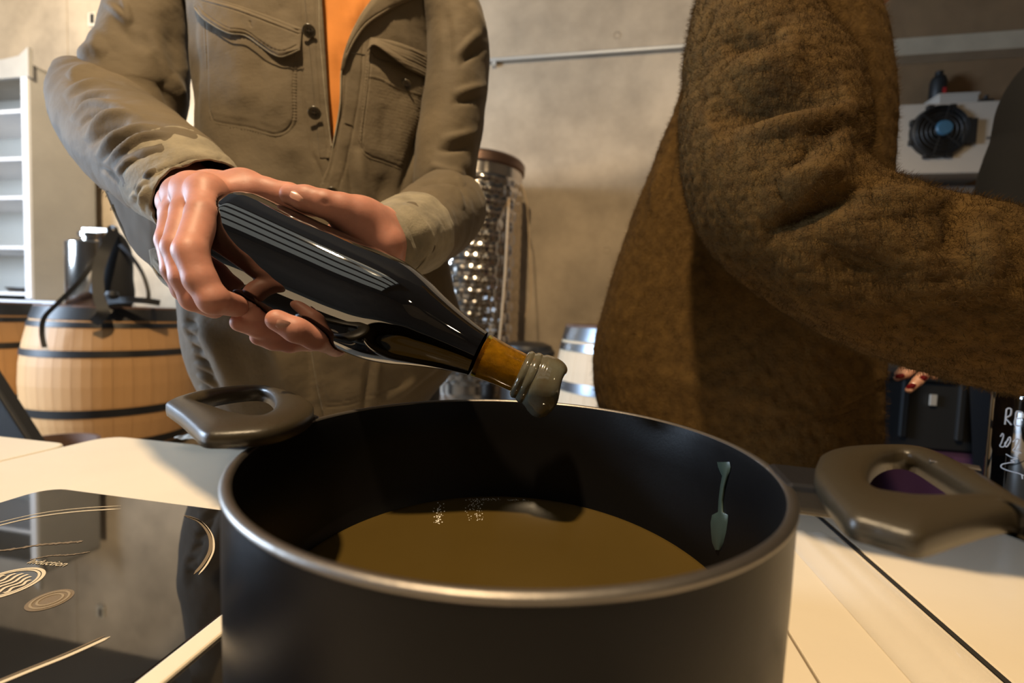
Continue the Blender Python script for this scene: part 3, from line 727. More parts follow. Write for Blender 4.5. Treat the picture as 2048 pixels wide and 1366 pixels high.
# ================================================================== induction hobs
HZ = 0.775
def hob(u0, u1, v0, v1, label):
    t = thing('induction_hob', R((u0 + u1) / 2, (v0 + v1) / 2, TZ), label, 'hob')
    pl = rrect(u0, u1, v0, v1, .022)
    k = .030
    lo = [((u0 + u1) / 2 + (x - (u0 + u1) / 2) * (1 - k * 2 / (u1 - u0)), (v0 + v1) / 2 + (y - (v0 + v1) / 2) * (1 - k * 2 / (v1 - v0))) for x, y in pl]
    n = len(pl)
    vs = [R(x, y, TZ + .006) for x, y in lo] + [R(x, y, HZ - .006) for x, y in pl]
    MB().add(vs, [tuple(range(n - 1, -1, -1)), tuple(range(n, 2 * n))] + [(i, (i + 1) % n, n + (i + 1) % n, n + i) for i in range(n)]).build('housing', 'black_plastic', t, smooth=True)
    MB().prism(pl, .006, AX, (0, 0, HZ - .006)).build('glass_top', 'black_glass', t, bevel=.0012)
    for uu in (u0 + .06, u1 - .06):
        for vv in (v0 + .06, v1 - .06): MB().lathe([(.001, 0), (.012, 0), (.012, .007), (.001, .007)], 14, R(uu, vv, TZ)).build('foot', 'black_plastic', t)
    return t
h1 = hob(-.553, -.2250, 0.01, .363, 'black glass induction hob with pale printed lines at the left')
h2 = hob(-.2085, .085, 0.06, .415, 'black induction hob under the pot')
js = thing('white_strip', R(-.2168, .2, TZ), 'narrow white strip filling the gap between the two black hobs', 'strip')
MB().box(R(-.2168, .2, TZ + .0232), (.0071, .19, .0231), AX).build('bar', 'table_white', js, bevel=.0015)
MB().box(R(-.2168, .012, TZ + .0232), (.0066, .003, .022), AX).build('end_cap', 'table_white', js, bevel=.0015)
def decal(name, rows, m, root, z=HZ + .00025):
    """rows: list of (inner point, outer point) pairs in room u, v -> a thin printed band"""
    v = []
    for a, b in rows: v += [R(a[0], a[1], z), R(b[0], b[1], z)]
    f = [(2 * i, 2 * i + 1, 2 * i + 3, 2 * i + 2) for i in range(len(rows) - 1)]
    o = npmesh(name, v, f, root, m, False); return o
def pxuv(px, py, z=HZ): q = G(px, py, z); return q @ EU, q @ EV
def band_px(name, pts, w, m, root, n=40):
    r = cr(np.array([pxuv(*p) for p in pts]), n) if len(pts) > 2 else np.linspace(pxuv(*pts[0]), pxuv(*pts[1]), n)
    tg = np.gradient(r, axis=0); tg /= np.linalg.norm(tg, axis=1)[:, None]; nn = np.stack([-tg[:, 1], tg[:, 0]], 1)
    ww = w * np.clip(np.minimum(np.arange(n), n - 1 - np.arange(n)) / 3.0, .2, 1)
    decal(name, [(a - b * x, a + b * x) for a, b, x in zip(r, nn, ww)], m, root)
def off(pts, dx, dy): return [(x + dx, y + dy) for x, y in pts]
arc1 = [(-60, 1069), (0, 1051), (80, 1033), (160, 1023), (242, 1018)]
band_px('printed_line', arc1, .0010, 'print_cream', h1); band_px('printed_line', off(arc1, 0, -6), .0006, 'print_cream', h1)
arc2 = [(368, 1031), (398, 1043), (418, 1068), (421, 1097), (408, 1125), (388, 1149)]
band_px('printed_line', arc2, .0013, 'print_dim', h1); band_px('printed_line', [(x + 7 * (.3 + i / 5), y + 1) for i, (x, y) in enumerate(arc2)], .0007, 'print_cream', h1)
arc3 = [(-40, 1383), (60, 1342), (140, 1310), (220, 1274)]
band_px('printed_line', arc3, .0013, 'print_cream', h1); band_px('printed_line', off(arc3, -10, -2), .0007, 'print_dim', h1)
# coil emblem: two rings and slanting bars
cu0, cv0 = pxuv(8, 1168)
e1 = np.array(pxuv(86, 1152)) - (cu0, cv0); ra = np.linalg.norm(e1)
for rr, w in ((ra, .0010), (ra * .88, .0007)):
    th = np.linspace(0, 2 * math.pi, 49)
    decal('emblem_ring', [((cu0 + (rr - w) * math.cos(t), cv0 + (rr - w) * math.sin(t)), (cu0 + (rr + w) * math.cos(t), cv0 + (rr + w) * math.sin(t))) for t in th], 'print_cream', h1)
for k in range(6):
    x = (-.62 + k * .25) * ra
    hgt = math.sqrt(max((ra * .8) ** 2 - x * x, 0)) * .8
    th = np.linspace(-1, 1, 13)
    decal('emblem_bar', [((cu0 + x - .0011 + .0012 * math.sin(t * 6), cv0 + t * hgt), (cu0 + x + .0011 + .0012 * math.sin(t * 6), cv0 + t * hgt)) for t in th], 'print_cream', h1)
dcu, dcv = pxuv(100, 1200)
th = np.linspace(0, 2 * math.pi, 33)
decal('printed_dot', [((dcu, dcv), (dcu + .0115 * math.cos(t), dcv + .0115 * math.sin(t))) for t in th], 'print_dim', h1, HZ + .0002)
for r_ in (.009, .006): decal('printed_ring', [((dcu + (r_ - .0006) * math.cos(t), dcv + (r_ - .0006) * math.sin(t)), (dcu + (r_ + .0006) * math.cos(t), dcv + (r_ + .0006) * math.sin(t))) for t in th], 'print_mid', h1, HZ + .0004)
# worn streaks of dried wax on the glass
for i, (pts, w) in enumerate((([(-20, 1104), (30, 1098), (80, 1090), (130, 1086), (165, 1083)], .0022), ([(60, 1120), (100, 1112), (140, 1110), (180, 1104)], .0012))):
    r = cr(np.array([pxuv(*p) for p in pts]), 60); tg = np.gradient(r, axis=0); tg /= np.linalg.norm(tg, axis=1)[:, None]; nn = np.stack([-tg[:, 1], tg[:, 0]], 1)
    ww = w * (.35 + .65 * np.abs(np.sin(np.arange(60) * .37 + i) * np.sin(np.arange(60) * .83)))
    decal('dried_streak', [(a - b * x, a + b * x) for a, b, x in zip(r, nn, ww)], 'print_dim', h1)
def text(name, s, loc, ax, size, m, root, extr=.0001, shear=0.0, bevel=0):
    c = bpy.data.curves.new(name, 'FONT'); c.body = s; c.size = size; c.extrude = extr; c.shear = shear; c.align_x = 'LEFT'
    o = bpy.data.objects.new(name, c); COL.objects.link(o)
    me = bpy.data.meshes.new_from_object(o.evaluated_get(bpy.context.evaluated_depsgraph_get())); bpy.data.objects.remove(o)
    vs = np.zeros(len(me.vertices) * 3); me.vertices.foreach_get('co', vs); vs = vs.reshape(-1, 3)
    w_ = np.asarray(loc) + vs @ np.asarray(ax); me.vertices.foreach_set('co', w_.ravel()); me.update()
    o = link(name, me, None, m); child(o, root); return o
a0 = np.array(pxuv(52, 1127)); a1 = np.array(pxuv(133, 1134)); tx_ = (a1 - a0); ln = np.linalg.norm(tx_); tx_ /= ln
TXT = np.stack([EU * tx_[0] + EV * tx_[1], -EU * tx_[1] + EV * tx_[0], np.array([0, 0, 1.0])])
text('lettering', 'Induction', R(a0[0], a0[1], HZ + .0003), TXT, ln / 4.05, 'print_cream', h1)

# small crumpled white cloth beyond the pot handle
q = G(432, 884, TZ)
rag = thing('paper_towel', q, 'crumpled white paper towel on the table beyond the left pot handle', 'paper')
nu, nv = 40, 30
a_, b_ = np.meshgrid(np.linspace(-1, 1, nu), np.linspace(-1, 1, nv))
Vg = np.stack([a_ * .05, b_ * .035, .012 + .010 * (1 - np.maximum(np.abs(a_), np.abs(b_)) ** 3)], -1)
Vg[..., 2] += .006 * fbm(Vg, 90, 5); Vg[..., 2] = np.maximum(Vg[..., 2], .0015)
Vw = q + EU * Vg[..., :1] + EV * Vg[..., 1:2] + np.array([0, 0, 1.0]) * Vg[..., 2:]
o = npmesh('sheet', Vw.reshape(-1, 3), gridfaces(nu, nv), rag, 'paper'); md = o.modifiers.new('thick', 'SOLIDIFY'); md.thickness = .001

# ================================================================== the pot
PC = np.array([0.0012, 0.253]); PR = 0.140; RIMZ = 0.8973
pot = thing('stock_pot', (PC[0], PC[1], HZ), 'wide black non stick pot in the foreground holding melted wax', 'pot')
o3 = (PC[0], PC[1], 0)
MB().lathe([(.001, HZ + .0015), (PR - .016, HZ + .0015), (PR - .006, HZ + .005), (PR - .002, HZ + .014), (PR - .0006, RIMZ - .04), (PR - .0004, RIMZ - .0029)], 160, o3).build('pot_wall', 'pot_black', pot, smooth=True, angle=0)
MB().lathe([(PR - .0042, RIMZ - .0013), (PR - .0050, RIMZ - .006), (PR - .0052, RIMZ - .03), (PR - .006, HZ + .02), (PR - .012, HZ + .008), (.001, HZ + .007)], 160, o3).build('inner_coating', 'pot_inside', pot, smooth=True, angle=0)
MB().lathe([(PR - .0004, RIMZ - .0030), (PR + .0001, RIMZ - .0024), (PR + .0002, RIMZ - .0012), (PR - .0010, RIMZ - .0002), (PR - .0030, RIMZ), (PR - .0040, RIMZ - .0008), (PR - .0043, RIMZ - .0014)], 160, o3).build('rim', 'aluminium', pot, smooth=True, angle=0)
def handle(outl, hole, zt, th, root, name='handle', tilt=None):
    """plate handle from its outline and its hole, given where they appear on the plane of its upper face"""
    O = np.array([G(x, y, zt(x, y)) for x, y in outl]); H = np.array([G(x, y, zt(x, y)) for x, y in hole])
    n = 72
    O = cr(np.vstack([O, O[:1]]), n + 1)[:-1]
    c = H.mean(0)
    H = cr(np.vstack([H, H[:1]]), n * 2 + 1)[:-1]
    ang = np.arctan2(O[:, 1] - c[1], O[:, 0] - c[0]); hang = np.arctan2(H[:, 1] - c[1], H[:, 0] - c[0])
    Hm = np.array([H[np.argmin(np.abs((hang - a + math.pi) % (2 * math.pi) - math.pi))] for a in ang])
    # smooth matched hole ring
    for _ in range(2): Hm = .25 * np.roll(Hm, 1, 0) + .5 * Hm + .25 * np.roll(Hm, -1, 0)
    dn = np.array([0, 0, -th])
    def mix(t): return Hm + (O - Hm) * t
    up = np.array([0, 0, .0022])
    rings = [Hm + dn + (Hm - c) * .0, Hm + dn * .5, Hm + dn * .16, mix(.06), mix(.22) + up * .6, mix(.5) + up, mix(.82) + up * .6, mix(.95) - up * .1, O + dn * .18, O + dn * .55, mix(.97) + dn * .92, mix(.8) + dn * 1.02, mix(.3) + dn * 1.02]
    V = np.array(rings); k = len(rings)
    o = npmesh(name, V.reshape(-1, 3), np.vstack([gridfaces(n, k, True), np.array([[(k - 1) * n + i, (k - 1) * n + (i + 1) % n, (i + 1) % n, i] for i in range(n)])]), root, 'handle_plastic')
    bm = bmesh.new(); bm.from_mesh(o.data); bmesh.ops.recalc_face_normals(bm, faces=bm.faces); bm.to_mesh(o.data); bm.free()
    return o, c
zl = lambda x, y: .9085
LO = [(331, 804), (352, 796), (395, 784), (440, 777), (485, 773), (525, 773), (560, 779), (595, 789), (620, 801), (628, 816), (612, 832), (575, 848), (530, 858), (480, 862), (440, 864), (406, 862), (385, 845), (362, 825), (343, 812)]
LH = [(387, 799), (415, 790), (450, 783), (495, 778), (525, 778), (543, 786), (551, 801), (545, 817), (526, 828), (500, 829), (465, 822), (430, 812)]
hl, hc = handle(LO, LH, zl, .0095, pot)
zr = lambda x, y: .9055
RO = [(1641, 908), (1665, 897), (1705, 892), (1760, 891), (1825, 893), (1870, 903), (1925, 928), (1985, 962), (2050, 1003), (2120, 1040), (2150, 1058), (2120, 1052), (2080, 1033), (2040, 1019), (1985, 1026), (1920, 1044), (1870, 1060), (1836, 1066), (1790, 1055), (1740, 1040), (1700, 1028), (1672, 1000), (1648, 970), (1630, 940)]
RH = [(1737, 958), (1738, 938), (1750, 918), (1772, 905), (1800, 899), (1825, 905), (1870, 930), (1915, 957), (1952, 984), (1900, 986), (1840, 985), (1780, 978), (1748, 972)]
hr, hc2 = handle(RO, RH, zr, .010, pot)
mb = MB().box(G(1908, 930, .9055) + np.array([0, 0, .0006]), (.009, .0036, .0004), np.stack([np.array([.75, -.66, 0]), np.array([.66, .75, 0]), np.array([0, 0, 1.0])]))
mb.build('maker_plate', 'aluminium', hr, bevel=.0003)
for hh, cc, zz in ((hl, hc, .893), (hr, hc2, .892)):
    d = np.array([cc[0] - PC[0], cc[1] - PC[1], 0]); d /= np.linalg.norm(d); sd = np.array([-d[1], d[0], 0]); pz = np.array([0, 0, 1.0])
    base = np.array([PC[0], PC[1], zz]) + d * (PR - .002)
    br = MB().box(base + d * .012, (.014, .017, .0065), np.stack([d, sd, pz])).build('bracket', 'steel_dark', hh, bevel=.003)
    MB().tube([base + d * .002 - pz * .004 - sd * .0, base + d * .030 - pz * .004], .0085, 14).build('ferrule', 'handle_plastic', hh, smooth=True)
    MB().lathe([(.001, .003), (.004, .002), (.005, 0), (.001, 0)], 14, base + d * .02 + pz * .006).build('rivet', 'aluminium', hh, smooth=True)

# wax run down the inner wall
def onwall(px, py, dr=.0):
    r = FW + (px - 1024) / FPX * RT + (683 - py) / FPX * UP
    a = r[0]**2 + r[1]**2; b = -2 * (r[0] * PC[0] + r[1] * PC[1]); c = PC @ PC - (PR - .0054 - dr) ** 2
    s = (-b + math.sqrt(b * b - 4 * a * c)) / (2 * a); return CAM + r * s
rows = [(924, 1434, 1459), (934, 1436, 1461), (944, 1440, 1459), (952, 1444, 1456), (975, 1440, 1450), (1000, 1437, 1446), (1024, 1436, 1446), (1030, 1424, 1456), (1045, 1421, 1455), (1065, 1422, 1452), (1085, 1424, 1447), (1100, 1430, 1440)]
V = []
for y, x0, x1 in rows:
    for k in range(7):
        s = k / 6; V.append(onwall(x0 + (x1 - x0) * s, y, .0002 + .0012 * math.sin(math.pi * s)))
npmesh('wax_drip', V, gridfaces(7, len(rows)), pot, 'wax_drip')

# ------------------------------------------------------------------ melted wax
WZ = 0.8105
wax = tag(MB().lathe([(.0004, WZ), (.06, WZ), (PR - .0078, WZ), (PR - .0064, WZ + .0012), (PR - .0062, WZ - .0005), (PR - .0075, WZ - .01), (PR - .014, HZ + .0085), (.0004, HZ + .0085)], 128, o3).build('melted_wax', 'wax_liquid', None, smooth=True, angle=0), 'pool of olive melted sealing wax inside the black pot', 'wax')
wax['kind'] = 'stuff'
mb = MB(); rb = random.Random(3)
def bub(px, py, r):
    q = G(px, py, WZ); 
    if math.hypot(q[0] - PC[0], q[1] - PC[1]) > PR - .0075: return
    v = []; 
    for i, ph in enumerate((0, .5, 1.0, 1.35)):
        for k in range(6): t = k * math.pi / 3; v.append(q + np.array([r * math.cos(ph) * math.cos(t), r * math.cos(ph) * math.sin(t), r * math.sin(ph)]))
    mb.add(v, gridfaces(6, 4, True).tolist() + [(18, 19, 20, 21, 22, 23)])
for _ in range(70): bub(878 + rb.gauss(0, 5), rb.uniform(1004, 1048), rb.uniform(.00022, .0006))
for _ in range(80): bub(952 + rb.gauss(0, 9), rb.uniform(998, 1042), rb.uniform(.0002, .0005))
for _ in range(40): bub(rb.uniform(915, 1010), 999 + rb.gauss(0, 1.2) , rb.uniform(.0002, .0005))
for _ in range(25): bub(rb.uniform(1015, 1060), 1000 + rb.gauss(0, 1), rb.uniform(.0002, .0004))
bo_ = mb.build('foam_bubbles', 'bubble_glint', wax, smooth=True); bo_['kind'] = 'stuff'

# ================================================================== lettered bottle at the right edge
bc = G(2052, 1062, TZ)
bt = thing('wine_bottle', bc, 'dark wine bottle with white handwriting standing at the right edge', 'bottle')
br_ = .0405
MB().lathe([(.001, .002), (.03, .001), (br_ - .004, 0), (br_, .006), (br_, .175), (br_ - .003, .192), (br_ - .012, .215), (.0165, .245), (.0145, .262), (.014, .29)], 64, bc).build('glass', 'bottle_dark', bt, smooth=True, angle=0)
MB().lathe([(.0142, .272), (.0165, .273), (.0165, .281), (.0142, .283), (.0145, .297), (.001, .298)], 40, bc).build('lip', 'bottle_dark', bt, smooth=True)
def on_bottle(px, py):
    r = FW + (px - 1024) / FPX * RT + (683 - py) / FPX * UP
    a = r[0]**2 + r[1]**2; b = -2 * (r[0] * bc[0] + r[1] * bc[1]); c = bc[0]**2 + bc[1]**2 - (br_ + .0003) ** 2
    D = b * b - 4 * a * c
    if D < 0: return None
    return CAM + r * ((-b - math.sqrt(D)) / (2 * a))
def pen(strokes, w):
    for st in strokes:
        rr = cr(np.array(st, float), max(8, 5 * len(st))) if len(st) > 2 else np.linspace(st[0], st[1], 8)
        pp = [on_bottle(x, y) for x, y in rr]; pp = [p for p in pp if p is not None]
        if len(pp) > 1: MB().tube(pp, w, 6).build('handwriting', 'marker', bt, smooth=True)
pen([[(2010, 849), (2012, 830), (2014, 818), (2022, 818), (2021, 830), (2012, 836), (2018, 844), (2023, 850)], [(2046, 825), (2034, 823), (2031, 836), (2030, 850), (2042, 852)], [(2031, 837), (2043, 837)], [(2058, 824), (2056, 850)]], .0008)
pen([[(2001, 873), (2005, 867), (2007, 872), (2003, 885), (2000, 892), (2008, 893), (2016, 878), (2020, 874), (2021, 882), (2013, 894), (2010, 886), (2018, 879)], [(2026, 884), (2033, 878), (2037, 882), (2030, 895), (2026, 901), (2036, 903), (2043, 906)]], .0006)
pen([[(2012, 908), (2024, 915), (2035, 917), (2022, 921), (2029, 924), (2016, 926), (2004, 929), (2003, 935), (2016, 941), (2035, 946), (2048, 951)], [(2044, 950), (2045, 958)]], .0006)

# ================================================================== the bottle in the man's hands
BB = P(449, 474, .353); BT = P(1113, 780, .342)
BL = np.linalg.norm(BT - BB); BD = (BT - BB) / BL; BR = .0421
bx1 = np.cross(BD, np.array([0, 0, 1.0])); bx1 /= np.linalg.norm(bx1); bx2_ = np.cross(BD, bx1)
BAX = np.stack([bx1, bx2_, BD])
prof = cr(np.array([(-.004, .0), (.0, .45), (.0, .70), (.006, .84), (.02, .935), (.045, .985), (.075, 1), (.20, 1), (.33, 1), (.43, 1), (.50, .965), (.56, .86), (.62, .71), (.69, .555), (.76, .44), (.83, .385), (.90, .365)]), 120)
prof[:, 0] = np.maximum.accumulate(prof[:, 0])
def bottle_sdf(g):
    q = g - BB.astype(np.float32); z = q @ BD.astype(np.float32); rho = np.sqrt(np.maximum((q ** 2).sum(-1) - z * z, 0))
    r = np.interp(z / BL, prof[6:, 0], prof[6:, 1] * BR)
    return np.maximum(rho - r, -z)
bottle = thing('wine_bottle', BB, 'dark wine bottle held tilted over the pot, its neck end dipped in wax', 'bottle')
k0 = prof[:, 0] <= .777
P1 = [(max(r, .0005 / BR) * BR, z * BL) for z, r in prof[k0]]
MB().lathe(P1, 96, BB, BAX).build('bottle_glass', 'bottle_dark', bottle, smooth=True, angle=0)
zc = prof[~k0]
rn = lambda z: np.interp(z, prof[:, 0], prof[:, 1]) * BR
zs = np.linspace(.777, .925, 14)
MB().lathe([(rn(z), z * BL) for z in zs] + [(rn(z) - .0028, z * BL) for z in zs[::-1]] + [(rn(.777), .777 * BL)], 64, BB, BAX).build('neck_glass', 'neck_glass', bottle, smooth=True, angle=60)
MB().lathe([(.0005, .7772 * BL), (rn(.78) - .0029, .7772 * BL), (rn(.93) - .0029, .93 * BL), (.0005, .93 * BL)], 40, BB, BAX).build('cork', 'cork', bottle, smooth=True)
cp = np.array([(.889, .375), (.892, .43), (.899, .462), (.906, .455), (.909, .45), (.914, .475), (.921, .490), (.928, .482), (.931, .477), (.938, .505), (.952, .525), (.970, .530), (.986, .515), (.998, .47), (1.004, .40), (1.002, .31), (.992, .21), (.978, .13), (.972, .06), (.971, .001)])
cp = cr(cp, 60); nu = 72
th = np.linspace(0, 2 * math.pi, nu, endpoint=False)
V = []
for z, r in cp:
    for t in th:
        w = 1 + (.02 * math.sin(3 * t + z * 40) + .012 * math.sin(5 * t + 1)) * (z > .93)
        zz = z + (.004 * math.sin(2 * t + .5) + .003 * math.sin(3 * t)) * (z > .95)
        V.append(BB + BAX[0] * r * BR * w * math.cos(t) + BAX[1] * r * BR * w * math.sin(t) + BD * zz * BL)
V = np.array(V).reshape(60, nu, 3)
# the run of wax gathered at the lower lip
low = BAX[0] * 0; g_ = np.array([0, 0, -1.0]); g_ -= BD * (g_ @ BD); g_ /= np.linalg.norm(g_)
for i, (z, r) in enumerate(cp):
    if z > .94 and r > .2:
        dirs = V[i] - (BB + BD * z * BL); dirs /= np.linalg.norm(dirs, axis=1)[:, None]
        w = np.clip(dirs @ g_, 0, 1) ** 5 * min(1, (z - .94) / .03)
        V[i] += (g_ * .0035 + BD * .001) * w[:, None]
npmesh('wax_seal', V.reshape(-1, 3), gridfaces(nu, 60, True), bottle, 'wax_solid')

# ================================================================== hands of the man
def J(px, py, d, r): return (P(px, py, d), r)
RH_ = [
    (0, [J(392, 400, .465, .026), J(420, 404, .42, .0225), J(424, 402, .38, .018)]),
    (0, [J(430, 386, .41, .0165), J(413, 388, .335, .0125)]),
    (0, [J(420, 388, .41, .0165), J(383, 386, .35, .0135)]),
    (0, [J(410, 394, .41, .0165), J(360, 394, .368, .0130)]),
    (0, [J(402, 404, .41, .0165), J(346, 408, .388, .0120)]),
    (0, [J(440, 388, .405, .018), J(490, 378, .378, .0142)]),
    (0, [J(425, 396, .37, .016), J(470, 388, .365, .013)]),
    (1, [J(416, 385, .335, 0.0119), J(405, 430, .312, 0.0104), J(381, 503, .290, 0.0100), J(401, 560, .288, 0.0095), J(427, 600, .290, 0.0093), J(473, 612, .318, 0.0079)]),
    (2, [J(386, 380, .35, 0.0116), J(374, 425, .33, 0.0104), J(355, 497, .312, 0.0097), J(370, 555, .308, 0.0091), J(388, 597, .312, 0.0087), J(428, 618, .338, 0.0074)]),
    (3, [J(368, 386, .368, 0.0113), J(352, 425, .352, 0.0099), J(339, 482, .338, 0.0091), J(350, 540, .332, 0.0086), J(370, 580, .336, 0.0084), J(403, 606, .356, 0.0073)]),
    (4, [J(354, 398, .388, 0.0102), J(342, 430, .376, 0.0086), J(335, 475, .366, 0.0080), J(344, 520, .36, 0.0076), J(360, 555, .362, 0.0073), J(388, 575, .375, 0.0065)]),
    (5, [J(485, 376, .378, .0150), J(530, 384, .372, .0120), J(580, 394, .372, .0112), J(628, 412, .372, .0090)]),
]
LH_ = [
    (0, [J(800, 478, .455, .027), J(768, 476, .42, .026), J(742, 482, .405, .024)]),
    (0, [J(750, 480, .41, .024), J(680, 530, .418, .014)]),
    (0, [J(750, 490, .41, .022), J(672, 565, .42, .014)]),
    (0, [J(755, 500, .41, .022), J(675, 600, .415, .0135)]),
    (0, [J(765, 505, .41, .022), J(690, 630, .405, .0125)]),
    (0, [J(765, 470, .41, .020), J(728, 447, .385, .018)]),
    (0, [J(722, 440, .385, .0165), J(690, 480, .405, .0165)]),
    (0, [J(750, 478, .405, .022), J(660, 500, .415, .018)]),
    (0, [J(706, 448, .372, .015), J(768, 490, .385, .017)]),
    (1, [J(735, 449, .388, .0170), J(712, 434, .370, .0152), J(680, 417, .358, .0122), J(648, 408, .352, .0108), J(612, 398, .349, .0104), J(580, 390, .348, .0080)]),
    (2, [J(680, 530, .418, .013), J(590, 638, .372, .0098), J(550, 640, .345, .0092), J(513, 621, .332, .0088), J(474, 602, .326, .0074)]),
    (3, [J(672, 565, .42, .0125), J(600, 662, .368, .0095), J(555, 663, .345, .0088), J(520, 654, .335, .0084), J(480, 645, .331, .0070)]),
    (4, [J(675, 600, .415, .012), J(620, 680, .37, .0090), J(580, 684, .352, .0082), J(548, 680, .345, .0078), J(518, 674, .342, .0066)]),
    (5, [J(690, 630, .405, .0115), J(672, 690, .352, .0088), J(632, 676, .322, .0088), J(592, 660, .310, .0086), J(553, 640, .306, .0074)]),
]
cut = lambda g: bottle_sdf(g) - .0002
rv, rf = implicit(RH_, .00135, cut, kpalm=.010, kin=.003, kbetween=.0012)
lv, lf = implicit(LH_, .00135, cut, kpalm=.012, kin=.003, kbetween=.0010)
def knuckles(v, f, pts, amp, rad):
    """small creases and bumps over the joints"""
    nrm = np.zeros_like(v); a = v[f[:, 1]] - v[f[:, 0]]; b = v[f[:, 3]] - v[f[:, 0]]; fn = np.cross(a, b)
    for k in range(4): np.add.at(nrm, f[:, k], fn)
    nrm /= np.linalg.norm(nrm, axis=1)[:, None] + 1e-12
    for p, s, r in pts:
        d = np.linalg.norm(v - p, axis=1); v = v + nrm * (s * np.exp(-(d / r) ** 2))[:, None]
    return v
view_toward = lambda q, k: q - (q - CAM) / np.linalg.norm(q - CAM) * k
rv = relax(rv, rf, 3); lv = relax(lv, lf, 3)
K = []
for px, py, d, s, r in ((413, 372, .325, .0020, .010), (383, 372, .338, .0022, .009), (358, 378, .357, .0020, .008), (392, 360, .36, -.0012, .007), (371, 395, .34, -.0014, .006),
                        (374, 505, .279, .0012, .008), (420, 600, .280, .0010, .007), (440, 352, .38, .0008, .008), (470, 352, .37, -.0008, .010), (452, 400, .35, -.0012, .009)):
    K.append((P(px, py, d), s, r))
# tendon ridges on the back of the hand
for t in np.linspace(0, 1, 7): K.append((P(425 - 12 * t, 350 + 25 * t, .385 - .055 * t), .0010, .006))
rv = knuckles(rv, rf, K, 0, 0)
K = []
for px, py, d, s, r in ((718, 418, .358, .0018, .010), (650, 395, .342, .0010, .008), (655, 405, .341, -.0007, .003), (647, 404, .341, -.0007, .0025), (760, 440, .385, .0008, .01)): K.append((P(px, py, d), s, r))
lv = knuckles(lv, lf, K, 0, 0)

# ------------------------------------------------------------------ his body (one surface), mostly under the clothes
def wj(x, y, z, r): return (np.array([x, y, z]), r)
hipx = P(650, 760, .80)[0]
trunk = [
    (0, [J(645, -60, .755, .10), J(645, 250, .76, .105), J(650, 560, .775, .10), J(652, 740, .83, .098)]),
    (0, [J(645, -130, .77, .07), J(400, -90, .775, .046), J(318, -20, .75, .034), J(220, 196, .67, .029), J(300, 300, .56, .032), J(392, 386, .455, .0262)]),
    (0, [J(645, -130, .77, .07), J(845, -90, .775, .042), J(905, 60, .76, .042), J(886, 395, .69, .032), J(840, 450, .56, .03), J(800, 478, .455, .0262)]),
    (0, [J(648, -160, .76, .07), J(650, -240, .74, .056), J(652, -300, .73, .06)]),
    (0, [wj(hipx - .075, .838, .86, .080), wj(hipx - .10, .83, .5, .058), wj(hipx - .10, .86, .09, .042), wj(hipx - .10, .85, .045, .04), wj(hipx - .12, .76, .036, .034)]),
    (0, [wj(hipx + .075, .838, .86, .080), wj(hipx + .11, .84, .5, .058), wj(hipx + .11, .88, .09, .042), wj(hipx + .11, .87, .045, .04), wj(hipx + .13, .78, .036, .034)]),
]
hc_ = P(654, -372, .70)
ells = [(hc_ + np.array([0, .02, .02]), np.array([.078, .098, .108]), 0), (hc_ + np.array([0, -.03, -.07]), np.array([.052, .055, .055]), 0), (hc_ + np.array([0, -.088, -.03]), np.array([.014, .02, .026]), 0), (hc_ + np.array([-.08, .02, -.015]), np.array([.012, .02, .032]), 0), (hc_ + np.array([.08, .02, -.015]), np.array([.012, .02, .032]), 0)]
bv, bf = implicit(trunk, .009, None, kpalm=.03, ell=ells)
bv = relax(bv, bf, 2)
allv = np.vstack([bv, rv, lv]); allf = np.vstack([bf, rf + len(bv), lf + len(bv) + len(rv)])
man = npmesh('person', allv, allf, None, 'skin')
tag(man, 'person in an olive field jacket over an orange shirt tilting a bottle over the pot', 'person')
def facebits(hc_, root, fw=np.array([0, -1.0, 0]), hairm='hair_brown', s=1.0, longh=False, k=1.0):
    side = np.cross(fw, np.array([0, 0, 1.0])); up = np.array([0, 0, 1.0])
    for sg in (-1, 1):
        MB().lathe([(.0005, .008), (.006, .006), (.009, 0), (.006, -.006), (.0005, -.008)], 16, hc_ + fw * .0635 + side * sg * .031, np.stack([side, up, fw])).build('eye', 'eye', root, smooth=True)
    MB().tube(cr([hc_ + fw * .083 - up * .068 - side * .022, hc_ + fw * .092 - up * .066, hc_ + fw * .083 - up * .068 + side * .022], 9), [.002, .004, .005, .0055, .006, .0055, .005, .004, .002], 8).build('mouth', 'lip', root, smooth=True)
    n = 40; th = np.linspace(0, 2 * math.pi, n, endpoint=False); V = []
    for ph in np.linspace(.02, 1.0, 14):
        for t in th:
            d_ = math.cos(t)                                  # 1 = front
            ph2 = ph * (1.05 if d_ > .5 else (1.9 if longh else 1.55) if d_ < 0 else 1.05 + (.5 - d_) * 1.0)
            q = hc_ - fw * .02 + up * .02 + (fw * math.cos(t) * .104 + side * math.sin(t) * .087) * math.sin(ph2) * k + up * .118 * k * math.cos(ph2)
            V.append(q)
    V = np.array(V); V += (.004 * fbm(V, 80, 4))[:, None] * up
    npmesh('hair', V, gridfaces(n, 14, True), root, hairm)
facebits(hc_, man)
for x0, dx in ((hipx - .11, 0), (hipx + .12, .02)):
    V, c = None, None
    mb = MB(); prof_ = [(.001, 0), (.042, 0), (.048, .012), (.047, .05), (.040, .075), (.001, .085)]
    mb.lathe(prof_, 24, (0, 0, 0)); mb.v = [(x0 + x, .815 + dx + y * 2.9, z * (1.15 if y > 0 else .95)) for x, y, z in mb.v]
    mb.build('shoe', 'shoe', man, smooth=True, angle=0)

